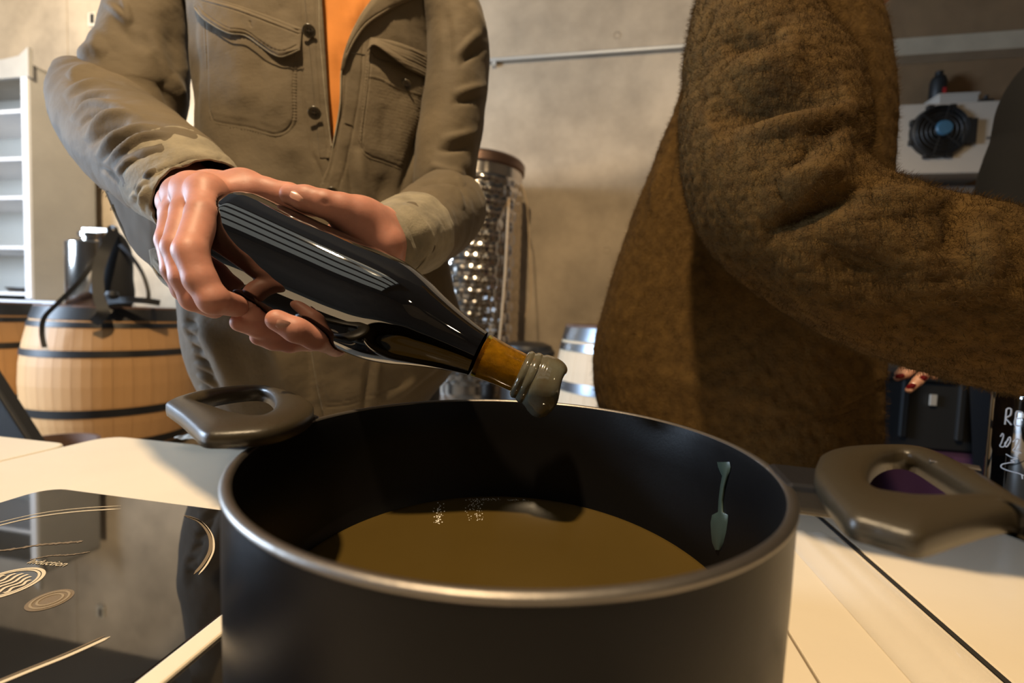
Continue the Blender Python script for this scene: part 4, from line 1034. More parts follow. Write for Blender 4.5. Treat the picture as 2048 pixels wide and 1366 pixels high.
# fingernails
def nail(px, py, d, nx, ny, l, w, m='nail', root=None, n_=None):
    """plate lying on the skin at a pixel, long axis along (nx, ny) in the picture"""
    root = root or man
    ax = (nx * RT - ny * UP) / math.hypot(nx, ny)
    nrm = -(P(px, py, 1.0) - CAM); nrm /= np.linalg.norm(nrm)
    if n_ is not None: nrm = nrm + n_[0] * RT + n_[1] * UP; nrm /= np.linalg.norm(nrm)
    ax -= nrm * (ax @ nrm); ax /= np.linalg.norm(ax); sd = np.cross(nrm, ax)
    q = P(px, py, d); V = []
    for i in range(9):
        t = -1 + i / 4
        ww = w * (1 - max(0, abs(t) - .35) ** 2 * (.9 if t > 0 else 1.3))
        for j in range(7):
            s = -1 + j / 3; V.append(q + ax * l * t + sd * ww * s + nrm * (.0004 - .35 * w * s * s - .0006 * t * t))
    o = npmesh('fingernail', V, gridfaces(7, 9), root, m); return o
def skin_hit(v, f, px, py, r=3.0):
    x, y, d = W(v); k = np.hypot(x - px, y - py) < r
    return d[k].min() if k.any() else None
for px, py, nx, ny, l, w, nn in ((596, 389, -1, -.24, .0052, .0048, (0, .75)), (492, 613, -1, -.5, .0046, .0040, (-.2, -.55)), (567, 653, -1, -.55, .0048, .0042, (-.2, -.5))):
    d = skin_hit(lv, lf, px, py)
    if d: nail(px, py, d - .0002, nx, ny, l, w, n_=nn)

# ================================================================== his jacket
rows = np.array([(-222, 560, 735), (-205, 500, 800), (-180, 410, 875), (-150, 345, 945), (-80, 345, 930), (0, 372, 905), (100, 384, 893), (200, 390, 884), (300, 392, 880), (400, 382, 884), (500, 366, 892), (580, 354, 905), (640, 362, 922), (700, 372, 925), (750, 384, 895), (800, 410, 856), (830, 436, 834), (850, 450, 820)], float)
tors = [(.5 * (a + b), y, .745, .5 * (b - a), (.125 + .01 * math.sin((y + 100) / 300.0)) * min(1, .62 + .38 * (b - a) / 590)) for y, a, b in rows]
def torso(theta_of_row, nu, nv, shrink=0.0, exp=2.35, y0=None):
    """open cloth round the trunk: theta_of_row(i, px table) gives the angles of row i"""
    r, c, n1, n2, a, b = ring_frames(tors, nv, True)
    a = a - shrink - .004; b = b - shrink
    def ev(i, t):
        ct = np.sign(np.cos(t)) * np.abs(np.cos(t)) ** (2 / exp); st = np.sign(np.sin(t)) * np.abs(np.sin(t)) ** (2 / exp)
        return c[i] + a[i] * ct[:, None] * n1[i] + b[i] * st[:, None] * n2[i]
    V = np.zeros((nv, nu, 3)); td = np.linspace(math.pi * 1.02, math.pi * 1.98, 200)
    for i in range(nv):
        px, py, d = W(ev(i, td))
        V[i] = ev(i, theta_of_row(py[100], lambda x: np.interp(x, px, td)))
    return V, c
XL = np.array([(-150, 640), (0, 639), (60, 639), (100, 643), (150, 647), (200, 651), (250, 657), (290, 664), (330, 668), (375, 676), (500, 668), (650, 662), (830, 682), (900, 690)], float)
XR = np.array([(-150, 815), (-40, 770), (0, 744), (38, 718), (91, 694), (140, 683), (210, 679), (280, 667), (340, 655), (375, 641), (500, 628), (600, 623), (690, 623), (760, 634), (815, 645), (900, 655)], float)
nuJ, nvJ = 520, 300
def th_row(y, inv):
    xl = np.interp(y, XL[:, 0], XL[:, 1]); xr = np.interp(y, XR[:, 0], XR[:, 1])
    tr_ = inv(xr); tl_ = inv(xl)
    t = np.linspace(0, 1, nuJ)
    # dense over the front: right front, quick round the back, left front
    k = np.concatenate([np.linspace(tr_, 2 * math.pi, 200, endpoint=False), np.linspace(2 * math.pi, 3 * math.pi, 120, endpoint=False), np.linspace(3 * math.pi, 2 * math.pi + tl_, 200)])
    return k
V, cJ = torso(th_row, nuJ, nvJ)
def stitchline(pts, off_): return [(x + off_[0], y + off_[1]) for x, y in pts]
ST = []
def fold(pts, w, a, *o): ST.append((pts, w, a, *o))
# folds of the body, seams, plackets
fold([(398, 300), (396, 150), (392, 10)], 9, -.006)
fold([(470, 300), (520, 420), (540, 560)], 30, .006); fold([(430, 330), (450, 450), (440, 560)], 22, -.006)
fold([(580, 300), (600, 420), (596, 560)], 24, -.006); fold([(395, 640), (440, 700), (470, 780)], 18, .008)
fold([(380, 660), (420, 740), (450, 800)], 10, -.006); fold([(372, 600), (385, 660), (400, 720)], 8, .005)
fold([(500, 600), (560, 700), (580, 800)], 26, .008); fold([(600, 560), (608, 680), (622, 800)], 16, -.008)
fold([(738, 720), (732, 770), (727, 830)], 7, -.006); fold([(752, 705), (748, 770), (742, 830)], 9, .006)
fold([(800, 800), (850, 760), (915, 715)], 6, -.004); fold([(760, 810), (820, 770), (870, 735)], 9, .005)
fold([(865, 215), (838, 280), (815, 345), (800, 400)], 10, -.008); fold([(895, 160), (870, 210)], 8, -.006)
fold([(715, 300), (720, 360), (740, 420)], 12, .006); fold([(690, 290), (700, 360), (712, 430)], 10, -.005); fold([(760, 350), (765, 390), (750, 430)], 18, -.006)
fold([(560, 20), (580, 60), (600, 120)], 20, .004); fold([(620, 300), (640, 340), (648, 380)], 5, -.003)
for k in range(12): fold([(385 - k % 2 * 4 + k * 2, 640 + k * 12), (410 + k * 2, 652 + k * 13)], 3.2, .0035 if k % 2 else -.003)
# placket stitching
pl = [(630, -40), (630, 60), (634, 120), (640, 200), (648, 260), (656, 300)]
fold(stitchline(pl, (-9, 0)), 1.6, -.0012, 'full'); fold([(605, -20), (606, 100), (608, 200), (622, 300)], 2.2, -.0014, 'full'); 
pr_ = [(690, 160), (686, 210), (675, 280), (662, 340), (649, 380)]
fold(pr_, 1.6, -.0010, 'full'); fold([(722, 100), (718, 170), (706, 250), (690, 330), (676, 380)], 2.2, -.0012, 'full')
fold([(632, 690), (643, 760), (654, 815)], 1.8, -.0012, 'full')
fold([(655, 812), (700, 806), (740, 790), (800, 770)], 2, -.0012, 'full'); fold([(655, 804), (700, 798), (738, 783)], 1.6, -.0010, 'full')
def body_disp(px, py):
    h = brush(px, py, ST)
    return h
px, py, d = W(V)
front = np.zeros(V.shape[:2], bool); front[:, :200] = True; front[:, 320:] = True
n = normals_grid(V); vw = CAM - V; s = np.sign(np.sum(n * vw, -1).mean()) ; 
cc = V - cJ[:, None]; cc /= np.linalg.norm(cc, axis=-1)[..., None]
h = np.where(front, body_disp(px, py), 0) + .0032 * fbm(V, 26, 11) + .0012 * fbm(V, 80, 12)
# the right front lies over the left one
iu = np.arange(nuJ)
sm = lambda x: np.clip(x, 0, 1) ** 2 * (3 - 2 * np.clip(x, 0, 1))
h += .0045 * sm((110 - iu[None]) / 110.0) - .0025 * sm((iu[None] - nuJ + 130) / 110.0)
V = V + cc * h[..., None]
jk = npmesh('jacket', V.reshape(-1, 3), gridfaces(nuJ, nvJ), man, 'jacket')
md = jk.modifiers.new('thick', 'SOLIDIFY'); md.thickness = .0022; md.offset = -1
# depth of the jacket's front for things sewn on it
FX, FY, FD = W(V[:, np.r_[0:200, 320:520]].reshape(-1, 3))
def jdepth(x, y):
    x = np.atleast_1d(np.asarray(x, float)); y = np.atleast_1d(np.asarray(y, float)); out = np.zeros(len(x))
    for i in range(len(x)):
        e = (FX - x[i]) ** 2 + (FY - y[i]) ** 2
        k = np.argpartition(e, 6)[:6]; w = 1 / (e[k] + 4); out[i] = (FD[k] * w).sum() / w.sum()
    return out
def kid(o, root): o.parent = root; return o
def patch(name, top, bot, nu, nv, raise_, m, root, strokes=(), edge=.35, thick=.0018, bulge=0.0, curl=None):
    """cloth piece sewn on the jacket, between its upper and lower outline"""
    a = cr(np.array(top, float), nu) if len(top) > 2 else np.linspace(top[0], top[1], nu)
    b = cr(np.array(bot, float), nu) if len(bot) > 2 else np.linspace(bot[0], bot[1], nu)
    t = np.linspace(0, 1, nv)[:, None, None]; q = a[None] * (1 - t) + b[None] * t
    d = jdepth(q[..., 0].ravel(), q[..., 1].ravel()).reshape(nv, nu)
    s = np.linspace(0, 1, nu)[None]; tt = t[..., 0]
    e = np.minimum(np.minimum(s, 1 - s) * 8, np.minimum(tt + .0, 1 - tt) * 8); e = np.clip(e, 0, 1)
    up = raise_ * (edge + (1 - edge) * e) + bulge * np.sin(math.pi * s) * np.sin(math.pi * tt) + brush(q[..., 0], q[..., 1], strokes)
    if curl: up = up + curl(s, tt)
    V = P(q[..., 0], q[..., 1], d - up)
    o = npmesh(name, V.reshape(-1, 3), gridfaces(nu, nv), root, m)
    md = o.modifiers.new('thick', 'SOLIDIFY'); md.thickness = thick; md.offset = 0
    return o
# his right chest pocket (left in the picture)
pk_l = [(404, 40), (408, 120), (410, 200), (418, 243)]; pk_b = [(418, 243), (430, 252), (500, 264), (556, 277)]
stl = [([(412, 45), (416, 120), (418, 200), (426, 238), (434, 245), (500, 256), (554, 268), (584, 244), (586, 180), (588, 110)], 1.6, -.0011, 'full'),
       ([(406, 48), (409, 120), (411, 200), (419, 243), (432, 251), (500, 263), (557, 276), (592, 249), (594, 180), (596, 110)], 1.4, -.0010, 'full')]
for k in range(30): stl.append(([(406, 60 + k * 6.2), (414, 61 + k * 6.2)], 1.3, .0007, 'full'))
for k in range(22): stl.append(([(434 + k * 5.6, 245 + k * 1.05), (433 + k * 5.6, 253 + k * 1.05)], 1.3, .0007, 'full'))
for k in range(22): stl.append(([(587 - k * .1, 110 + k * 6.2), (594 - k * .1, 111 + k * 6.2)], 1.3, .0007, 'full'))
patch('chest_pocket', [(403, 34), (450, 42), (520, 56), (598, 74)], [(420, 246), (432, 253), (500, 264), (558, 278), (593, 250)], 96, 90, .0035, 'jacket', jk, stl + [([(470, 100), (480, 180), (470, 240)], 24, .002), ([(540, 120), (550, 200), (530, 250)], 20, .0025)])
fl = [([(400, 12), (414, 30), (454, 56), (490, 62), (520, 82), (545, 98), (566, 103), (592, 92)], 1.6, -.0010, 'full'), ([(402, -4), (470, 14), (540, 40), (596, 62)], 2.0, -.0012, 'full'), ([(402, 2), (470, 21), (540, 47), (597, 69)], 1.5, -.0010, 'full'), ([(501, 44), (502, 53)], 1.8, -.0016, 'full')]
for k in range(16): fl.append(([(462 + k * 8.2, 57 + k * 2.9), (460 + k * 8.2, 65 + k * 2.9)], 1.3, .0007, 'full'))
patch('pocket_flap', [(389, -8), (450, 4), (530, 30), (604, 58)], [(388, 14), (408, 38), (454, 64), (490, 70), (520, 90), (545, 107), (566, 112), (600, 98)], 90, 50, .0065, 'jacket', jk, fl, edge=.55, curl=lambda s, t: .006 * t ** 2 * (.6 + .4 * np.sin(s * 9)))
# his left chest pocket (right in the picture), flap curled up
s2 = [([(741, 110), (737, 170), (724, 280), (733, 308), (770, 323), (808, 338)], 1.6, -.0011, 'full'), ([(737, 110), (733, 170), (719, 282), (729, 314), (770, 330), (808, 345)], 1.4, -.001, 'full'), ([(738, 153), (760, 158), (800, 178), (856, 194)], 1.6, .0012, 'full'), ([(800, 200), (810, 250), (795, 320)], 16, .003), ([(770, 210), (765, 260), (772, 310)], 10, -.002)]
for k in range(26): s2.append(([(737 - k * .62, 120 + k * 6.6), (731 - k * .62, 119 + k * 6.6)], 1.3, .0007, 'full'))
patch('chest_pocket', [(736, 96), (757, 118), (800, 130), (866, 168)], [(717, 284), (727, 316), (770, 332), (810, 348)], 80, 90, .0040, 'jacket', jk, s2)
f2 = [([(758, 86), (800, 112), (830, 128), (870, 148), (896, 150)], 1.6, -.0010, 'full'), ([(750, 78), (800, 97), (860, 118), (884, 134)], 1.5, -.001, 'full')]
patch('pocket_flap', [(741, 76), (790, 84), (850, 106), (884, 122)], [(735, 102), (748, 90), (774, 106), (800, 126), (824, 142), (869, 161), (900, 154)], 80, 40, .006, 'jacket', jk, f2, edge=.6, curl=lambda s, t: .016 * t ** 1.5 * (.5 + .5 * np.cos((s - .35) * 5)))
# collar edge turned back along the opening
patch('lapel', [(905, -40), (860, -14), (812, 4), (770, 26), (735, 50), (712, 80), (697, 108), (687, 140)], [(820, -60), (770, -34), (742, 2), (717, 40), (704, 66), (694, 90), (687, 115), (682, 142)], 80, 16, .008, 'jacket', jk, [([(808, 0), (770, 20), (733, 44), (708, 76), (694, 106)], 1.4, -.001, 'full')], edge=.5)
# left placket strip carrying the buttons
patch('button_placket', [(604, -60), (640, -60)], [(640, 318), (664, 318)], 14, 110, .003, 'jacket', jk, [([(632, -50), (634, 100), (644, 220), (656, 300)], 1.4, -.001, 'full')], edge=.5)
def button(px, py, r, root, up=.006, m='button_brown'):
    d = float(jdepth(px, py)[0]) - up; q = P(px, py, d); nrm = CAM - q; nrm /= np.linalg.norm(nrm)
    a1 = np.cross(nrm, UP); a1 /= np.linalg.norm(a1); A = np.stack([a1, np.cross(nrm, a1), nrm])
    b = MB().lathe([(.0003, .0), (r * .5, .0002), (r * .62, .001), (r * .85, .0016), (r, .0008), (r, -.0012), (.0003, -.0014)], 24, q, A).build('button', m, root, smooth=True, angle=0)
    for i in (-1, 1):
        for j in (-1, 1): MB().lathe([(.0002, .0007), (.0009, .0005), (.0009, 0)], 8, q + A[0] * i * r * .2 + A[1] * j * r * .2, A).build('button_hole', 'gap_dark', b)
    return b
button(618, 62, .0086, jk, .009); button(629, 226, .0086, jk, .009); button(812, 171, .0086, jk, .0075); button(664, 386, .0085, jk, .007)
for x0, y0, x1, y1 in ((690, 246, 706, 252), (702, 105, 730, 110)):
    q = np.array([P(x0 + (x1 - x0) * t, y0 + (y1 - y0) * t, float(jdepth(x0 + (x1 - x0) * t, y0 + (y1 - y0) * t)[0]) - .0022) for t in np.linspace(0, 1, 8)])
    MB().tube(q, .0011, 6).build('button_hole', 'button_brown', jk, smooth=True)
# right front facing edge: pale worn line of the placket edges
def edging(pts, up, r, root, m='jacket_edge'):
    rr = cr(np.array(pts, float), 60); d = jdepth(rr[:, 0], rr[:, 1]) - up
    MB().tube(P(rr[:, 0], rr[:, 1], d), r, 6).build('edge_seam', m, root, smooth=True)
edging([(744, 0), (718, 38), (694, 91), (683, 140), (680, 210), (668, 280), (656, 340), (642, 378)], .004, .0011, jk)
edging([(622, 690), (628, 730), (636, 775), (646, 820)], .003, .0012, jk)
edging([(638, -40), (639, 60), (643, 110), (651, 200), (663, 292)], .004, .0008, jk)
edging([(388, 15), (409, 39), (454, 65), (490, 71), (520, 91), (545, 108), (566, 113), (600, 99)], .011, .0008, jk)

# shirt
def th_full(y, inv): return np.linspace(-math.pi / 2 - .0, 1.5 * math.pi, 160)
V, cS = torso(th_full, 160, 160, shrink=.012)
cc = V - cS[:, None]; cc /= np.linalg.norm(cc, axis=-1)[..., None]
px, py, d = W(V)
stS = [([(690, 0), (700, 40), (704, 60), (690, 130)], 2.5, -.004), ([(650, 40), (664, 120), (662, 250)], 10, .006), ([(720, -20), (704, 70)], 8, .006), ([(640, -20), (650, 60), (655, 200)], 5, -.004), ([(690, 90), (676, 130), (672, 200)], 6, -.004)]
V = V + cc * (brush(px, py, stS) + .002 * fbm(V, 40, 5))[..., None]
k = slice(0, 140)
npmesh('shirt', V[k].reshape(-1, 3), gridfaces(160, 140, True), man, 'shirt_orange')

# trousers
zc_ = [.98, .88, .78, .6, .4, .2, .11]
for sg in (-1, 1):
    V = []
    for i, z in enumerate(zc_):
        r = [.115, .112, .098, .083, .076, .072, .07][i]
        cx_ = hipx + sg * [.062, .085, .095, .10, .105, .105, .107][i]; cy_ = .835 + .006 * i
        V += [(cx_ + r * math.cos(t) * 1.02, cy_ + r * math.sin(t), z) for t in np.linspace(0, 2 * math.pi, 40, endpoint=False)]
    V = np.array(V); V[:, :2] += (.004 * fbm(V, 30, 8))[:, None]
    npmesh('trouser_leg', V, gridfaces(40, 7, True), man, 'jeans')

# ------------------------------------------------------------------ sleeves
def sleeve(name, rings, nu, nv, strokes, noise, m, root, exp=2.0, thick=.0018, keep=None, post=None):
    V, c = loft(rings, nu, nv, exp=exp)
    V = sculpt(V, c, strokes, noise=noise)
    if post is not None: V = post(V, c)
    o = npmesh(name, V.reshape(-1, 3), gridfaces(nu, nv, True), root, m)
    md = o.modifiers.new('thick', 'SOLIDIFY'); md.thickness = thick; md.offset = -1
    return o, V
SU = [([(211, 6), (235, 26), (262, 50)], 6, .005), ([(247, 0), (256, 26), (260, 48)], 6, .005), ([(225, 30), (245, 60), (300, 110)], 14, -.006), ([(160, 120), (185, 102), (214, 110)], 12, .006), ([(190, 60), (200, 95), (216, 108)], 10, .004),
      ([(255, 60), (290, 110), (320, 170)], 16, .006), ([(317, 164), (340, 205), (378, 263)], 9, -.007), ([(345, 150), (365, 200), (385, 250)], 10, .006), ([(330, 20), (345, 80), (360, 140)], 18, -.005), ([(300, 60), (330, 130), (350, 180)], 9, .003), ([(375, 20), (382, 120), (388, 200)], 6, -.004)]
sleeve('upper_sleeve', [(375, -150, .76, 70, .08), (335, -60, .75, 88, .085), (308, 20, .735, 92, .080), (292, 90, .715, 100, .075), (273, 160, .69, 110, .07), (268, 230, .665, 100, .06), (280, 275, .64, 60, .04)], 180, 150, SU, [(.0025, 30, 21), (.001, 90, 22)], 'jacket', jk)
SF = [([(133, 198), (158, 180), (198, 169), (232, 174)], 6, .0055), ([(136, 207), (165, 196), (200, 189), (252, 190)], 5, .004), ([(146, 244), (171, 216), (204, 211), (272, 224)], 6, .0055), ([(160, 262), (185, 236), (230, 222)], 5, -.004),
      ([(175, 283), (204, 246), (250, 232), (300, 238)], 6, .006), ([(182, 296), (214, 262), (262, 246)], 6, -.005), ([(194, 316), (231, 281), (280, 260), (318, 261)], 6, .006), ([(205, 322), (245, 288), (290, 270)], 6, -.005),
      ([(217, 328), (264, 297), (298, 279), (350, 273)], 5, .006), ([(140, 160), (160, 142), (192, 138)], 7, .005), ([(136, 178), (160, 160), (200, 154), (250, 168)], 5, -.005), ([(150, 230), (178, 204), (220, 200)], 5, -.004),
      ([(255, 330), (290, 312), (340, 300)], 9, .003), ([(275, 350), (310, 330), (345, 312)], 6, -.003), ([(290, 360), (320, 340)], 5, .004), ([(240, 350), (260, 330), (280, 322)], 5, .004), ([(200, 330), (225, 345), (250, 372)], 6, -.004),
      ([(318, 345), (345, 330), (380, 318), (440, 322)], 2.4, -.002, 'full'), ([(262, 405), (285, 380), (300, 360)], 5, .004), ([(300, 372), (296, 400), (290, 425)], 5, .005), ([(320, 375), (312, 405), (305, 435)], 4, -.004), ([(282, 372), (276, 392)], 4, -.003), ([(330, 360), (345, 352)], 3, .004)]
def frayed(V, c):
    n = V - c[:, None]; n /= np.linalg.norm(n, axis=-1)[..., None]
    k = np.linspace(0, 1, V.shape[0])[:, None]; w = np.clip((k - .78) / .2, 0, 1)
    return V + n * (w * .0016 * fbm(V, 160, 31))[..., None]
sleeve('fore_sleeve', [(172, 170, .70, 14, .03), (182, 184, .685, 46, .05), (198, 210, .665, 72, .06), (224, 246, .62, 90, .062), (264, 288, .565, 99, .06), (310, 324, .515, 101, .054), (352, 356, .477, 98, .047), (382, 381, .459, 94, .041), (401, 401, .449, 91, .038)], 220, 200, SF, [(.0012, 60, 23), (.0006, 160, 24)], 'jacket', jk, post=frayed)
# open cuff band hanging below the wrist
def free_patch(name, top, bot, d_top, d_bot, nu, nv, m, root, strokes=(), thick=.0018, noise=.0015):
    a = cr(np.array(top, float), nu); b = cr(np.array(bot, float), nu); t = np.linspace(0, 1, nv)[:, None, None]
    q = a[None] * (1 - t) + b[None] * t
    da = np.interp(np.linspace(0, 1, nu), np.linspace(0, 1, len(d_top)), d_top); db = np.interp(np.linspace(0, 1, nu), np.linspace(0, 1, len(d_bot)), d_bot)
    d = da[None] * (1 - t[..., 0]) + db[None] * t[..., 0]
    V = P(q[..., 0], q[..., 1], d - brush(q[..., 0], q[..., 1], strokes))
    V = V + (noise * fbm(V, 90, 41))[..., None] * -FW
    o = npmesh(name, V.reshape(-1, 3), gridfaces(nu, nv), root, m); md = o.modifiers.new('thick', 'SOLIDIFY'); md.thickness = thick; md.offset = 0; return o
free_patch('cuff_lining', [(214, 382), (250, 400), (300, 436), (335, 448)], [(216, 388), (262, 488), (306, 532), (345, 540)], [.50, .47, .44, .43], [.50, .48, .46, .45], 50, 40, 'jacket_in', jk)
free_patch('cuff', [(300, 500), (318, 494), (334, 505), (356, 540)], [(304, 532), (322, 560), (345, 576), (366, 570)], [.452, .446, .44, .44], [.452, .448, .442, .44], 40, 30, 'cuff_worn', jk, [([(308, 518), (326, 536), (350, 560)], 2, .003), ([(304, 526), (322, 550), (350, 570)], 1.6, -.002)])
edg = cr(np.array([(214, 384), (236, 436), (262, 486), (304, 531), (326, 562), (350, 577), (368, 571)], float), 60)
MB().tube(P(edg[:, 0], edg[:, 1], np.interp(np.linspace(0, 1, 60), [0, .5, 1], [.499, .47, .44])), .0018, 6).build('edge_seam', 'cuff_worn', jk, smooth=True)
# frayed threads
mb = MB(); rt = random.Random(5)
def thread(px, py, d, n, spread, ln):
    for _ in range(n):
        a = rt.uniform(0, 6.28); q = [(px + rt.gauss(0, spread), py + rt.gauss(0, spread * .7))]
        for k in range(4): a += rt.gauss(0, .7); q.append((q[-1][0] + ln * math.cos(a), q[-1][1] + ln * math.sin(a)))
        q = np.array(q); mb.tube(P(q[:, 0], q[:, 1], np.full(5, d)), .00035, 4)
thread(212, 372, .515, 9, 4, 4); thread(228, 410, .49, 8, 4, 4); thread(282, 350, .49, 9, 7, 4); thread(330, 318, .455, 9, 9, 4); thread(300, 372, .45, 8, 6, 4)
for k in range(16): thread(372 + k * 2.2, 640 + k * 9, .66, 3, 4, 4)
o = mb.build('frayed_threads', 'jacket_edge', jk); o['kind'] = 'stuff'
# worn patches on the cuff
for px, py, d, w_, h_ in ((298, 378, .452, 12, 20),):
    pass
edg = cr(np.array([(318, 440), (330, 415), (352, 385), (385, 362), (420, 348), (450, 340), (468, 338)], float), 60)

# his left sleeve (right in the picture)
SR = [([(905, 120), (930, 96), (962, 62)], 7, .006), ([(915, 135), (945, 108), (972, 92)], 6, -.005), ([(905, 190), (935, 182), (972, 172)], 7, .006), ([(900, 205), (935, 200), (968, 190)], 6, -.005), ([(878, 280), (910, 275), (956, 262)], 8, .005), ([(870, 300), (905, 298), (945, 290)], 7, -.005),
      ([(940, 10), (955, 40), (965, 70)], 8, .006), ([(895, 20), (900, 80), (900, 140)], 10, -.005), ([(860, 330), (890, 345), (925, 350)], 8, .006), ([(925, 330), (940, 360), (944, 400)], 7, -.004)]
sleeve('upper_sleeve', [(800, -170, .765, 40, .07), (845, -80, .76, 52, .08), (884, -10, .757, 56, .08), (908, 50, .75, 60, .078), (916, 110, .742, 61, .075), (911, 185, .73, 61, .072), (900, 265, .715, 62, .07), (889, 340, .70, 61, .064), (888, 400, .685, 56, .055), (885, 440, .675, 36, .035)], 150, 150, SR, [(.0025, 30, 25), (.001, 90, 26)], 'jacket', jk)
SL = [([(800, 395), (850, 356), (905, 352), (930, 372)], 6, .006), ([(830, 385), (870, 366), (915, 374), (935, 402)], 5, -.006), ([(880, 366), (912, 385), (925, 420)], 5, .004), ([(800, 430), (830, 420), (850, 440)], 12, .003), ([(812, 470), (806, 440), (790, 418)], 2.2, -.002, 'full'), ([(835, 520), (850, 500), (870, 488)], 7, .004), ([(820, 505), (836, 480), (850, 470)], 6, -.003), ([(850, 535), (868, 520), (885, 500)], 6, -.004)]
sleeve('fore_sleeve', [(918, 402, .73, 30, .03), (908, 410, .70, 58, .05), (890, 425, .66, 76, .058), (864, 444, .60, 80, .056), (836, 460, .54, 78, .050), (812, 472, .48, 76, .043), (796, 479, .445, 72, .038), (788, 482, .43, 70, .036)], 180, 150, SL, [(.0014, 55, 27), (.0006, 150, 28)], 'jacket', jk)
sleeve('cuff', [(824, 466, .489, 80.5, .0470), (806, 474, .462, 79.5, .0445), (796, 479, .444, 77, .0415), (786, 483, .428, 73, .0385), (784, 484, .426, 71, .0375)], 150, 40, [([(748, 430), (768, 450), (790, 500)], 2, .002, 'full')], [(.0012, 80, 29), (.0007, 260, 30)], 'cuff_worn', jk)
sleeve('cuff', [(356, 359, .475, 99.5, .0480), (376, 375, .463, 97, .0440), (392, 390, .454, 94.5, .0405), (404, 404, .447, 92, .0385)], 180, 50, [([(318, 352), (350, 332), (390, 322), (446, 326)], 2.0, -.0015, 'full'), ([(330, 420), (350, 380), (390, 350)], 3, .002)] + SF[-7:], [(.0013, 70, 32), (.0008, 240, 33)], 'cuff_worn', jk, post=frayed)

# ================================================================== the woman in the teddy coat
wx, wy, _ = P(1560, 500, .80)
body = [
    (0, [J(1565, -30, .785, .07), J(1545, 300, .785, .10), J(1490, 650, .79, .11), J(1490, 760, .80, .11)]),
    (0, [J(1568, -80, .785, .05), J(1530, -90, .66, .034), J(1518, 60, .585, .036), J(1552, 385, .50, .036), J(1850, 560, .44, .036), J(2110, 640, .43, .026), J(2190, 665, .43, .024)]),
    (0, [J(1568, -80, .80, .05), J(1590, -70, .90, .038), J(1600, 180, .96, .036), J(1640, 400, .95, .034), J(1760, 500, .86, .026), J(1800, 530, .84, .024)]),
    (0, [J(1600, -130, .79, .07), J(1650, -200, .77, .055), J(1680, -250, .76, .05)]),
    (0, [wj(wx - .06, wy - .07, .86, .09), wj(wx - .06, wy - .06, .5, .06), wj(wx - .06, wy - .05, .09, .04), wj(wx - .04, wy - .05, .045, .038), wj(wx + .06, wy - .07, .036, .033)]),
    (0, [wj(wx - .06, wy + .10, .86, .09), wj(wx - .05, wy + .10, .5, .06), wj(wx - .06, wy + .11, .09, .04), wj(wx - .04, wy + .11, .045, .038), wj(wx + .06, wy + .10, .036, .033)]),
]
hw_ = P(1690, -150, .76)
fwd = np.array([.93, -.36, 0.0])
fe = [(hw_ + np.array([-.01, .0, .02]), np.array([.098, .084, .108]), 0), (hw_ + fwd * .040 + np.array([0, 0, -.098]), np.array([.048, .05, .052]), 0), (hw_ + fwd * .095 + np.array([0, 0, -.03]), np.array([.018, .013, .024]), 0), (hw_ + np.array([-.03, -.08, -.015]), np.array([.02, .012, .032]), 0)]
bv, bf = implicit(body, .009, None, kpalm=.03, ell=fe)
bv = relax(bv, bf, 2)
# her reaching hand, beyond the right edge of the picture
HH = [(0, [J(2150, 655, .43, .024), J(2200, 668, .43, .026), J(2240, 680, .43, .024)])]
for i, (dy, ln, dd) in enumerate(((-38, 120, .41), (-12, 140, .415), (14, 130, .425), (38, 100, .435))):
    HH.append((i + 1, [J(2240, 678 + dy * .7, .43, .0105), J(2240 + ln * .4, 672 + dy, dd, .0088), J(2240 + ln * .75, 700 + dy, dd, .008), J(2240 + ln, 735 + dy, dd, .0066)]))
HH.append((5, [J(2190, 690, .415, .012), J(2225, 735, .40, .010), J(2255, 765, .40, .0075)]))
HH2 = [(0, [J(1780, 515, .85, .023), J(1812, 540, .835, .023)])]
for i, dy in enumerate((-14, -4, 6, 16)): HH2.append((i + 1, [J(1822, 545 + dy, .83, .010), J(1850, 560 + dy, .82, .009), J(1872, 585 + dy, .82, .0065)]))
HH2.append((5, [J(1800, 552, .825, .011), J(1815, 585, .815, .0085), J(1830, 600, .81, .007)]))
hv, hf = implicit(HH, .0016, None, kpalm=.009, kin=.003)
hv2, hf2 = implicit(HH2, .002, None, kpalm=.009, kin=.003)
hf = np.vstack([hf, hf2 + len(hv)]); hv = np.vstack([hv, hv2])
hv = relax(hv, hf, 2)
woman = npmesh('person', np.vstack([bv, hv]), np.vstack([bf, hf + len(bv)]), None, 'skin_pale')
tag(woman, 'person in a brown teddy fleece coat turned away and reaching to the right', 'person')
facebits(hw_, woman, fw=fwd / np.linalg.norm(fwd), longh=True, k=1.07)

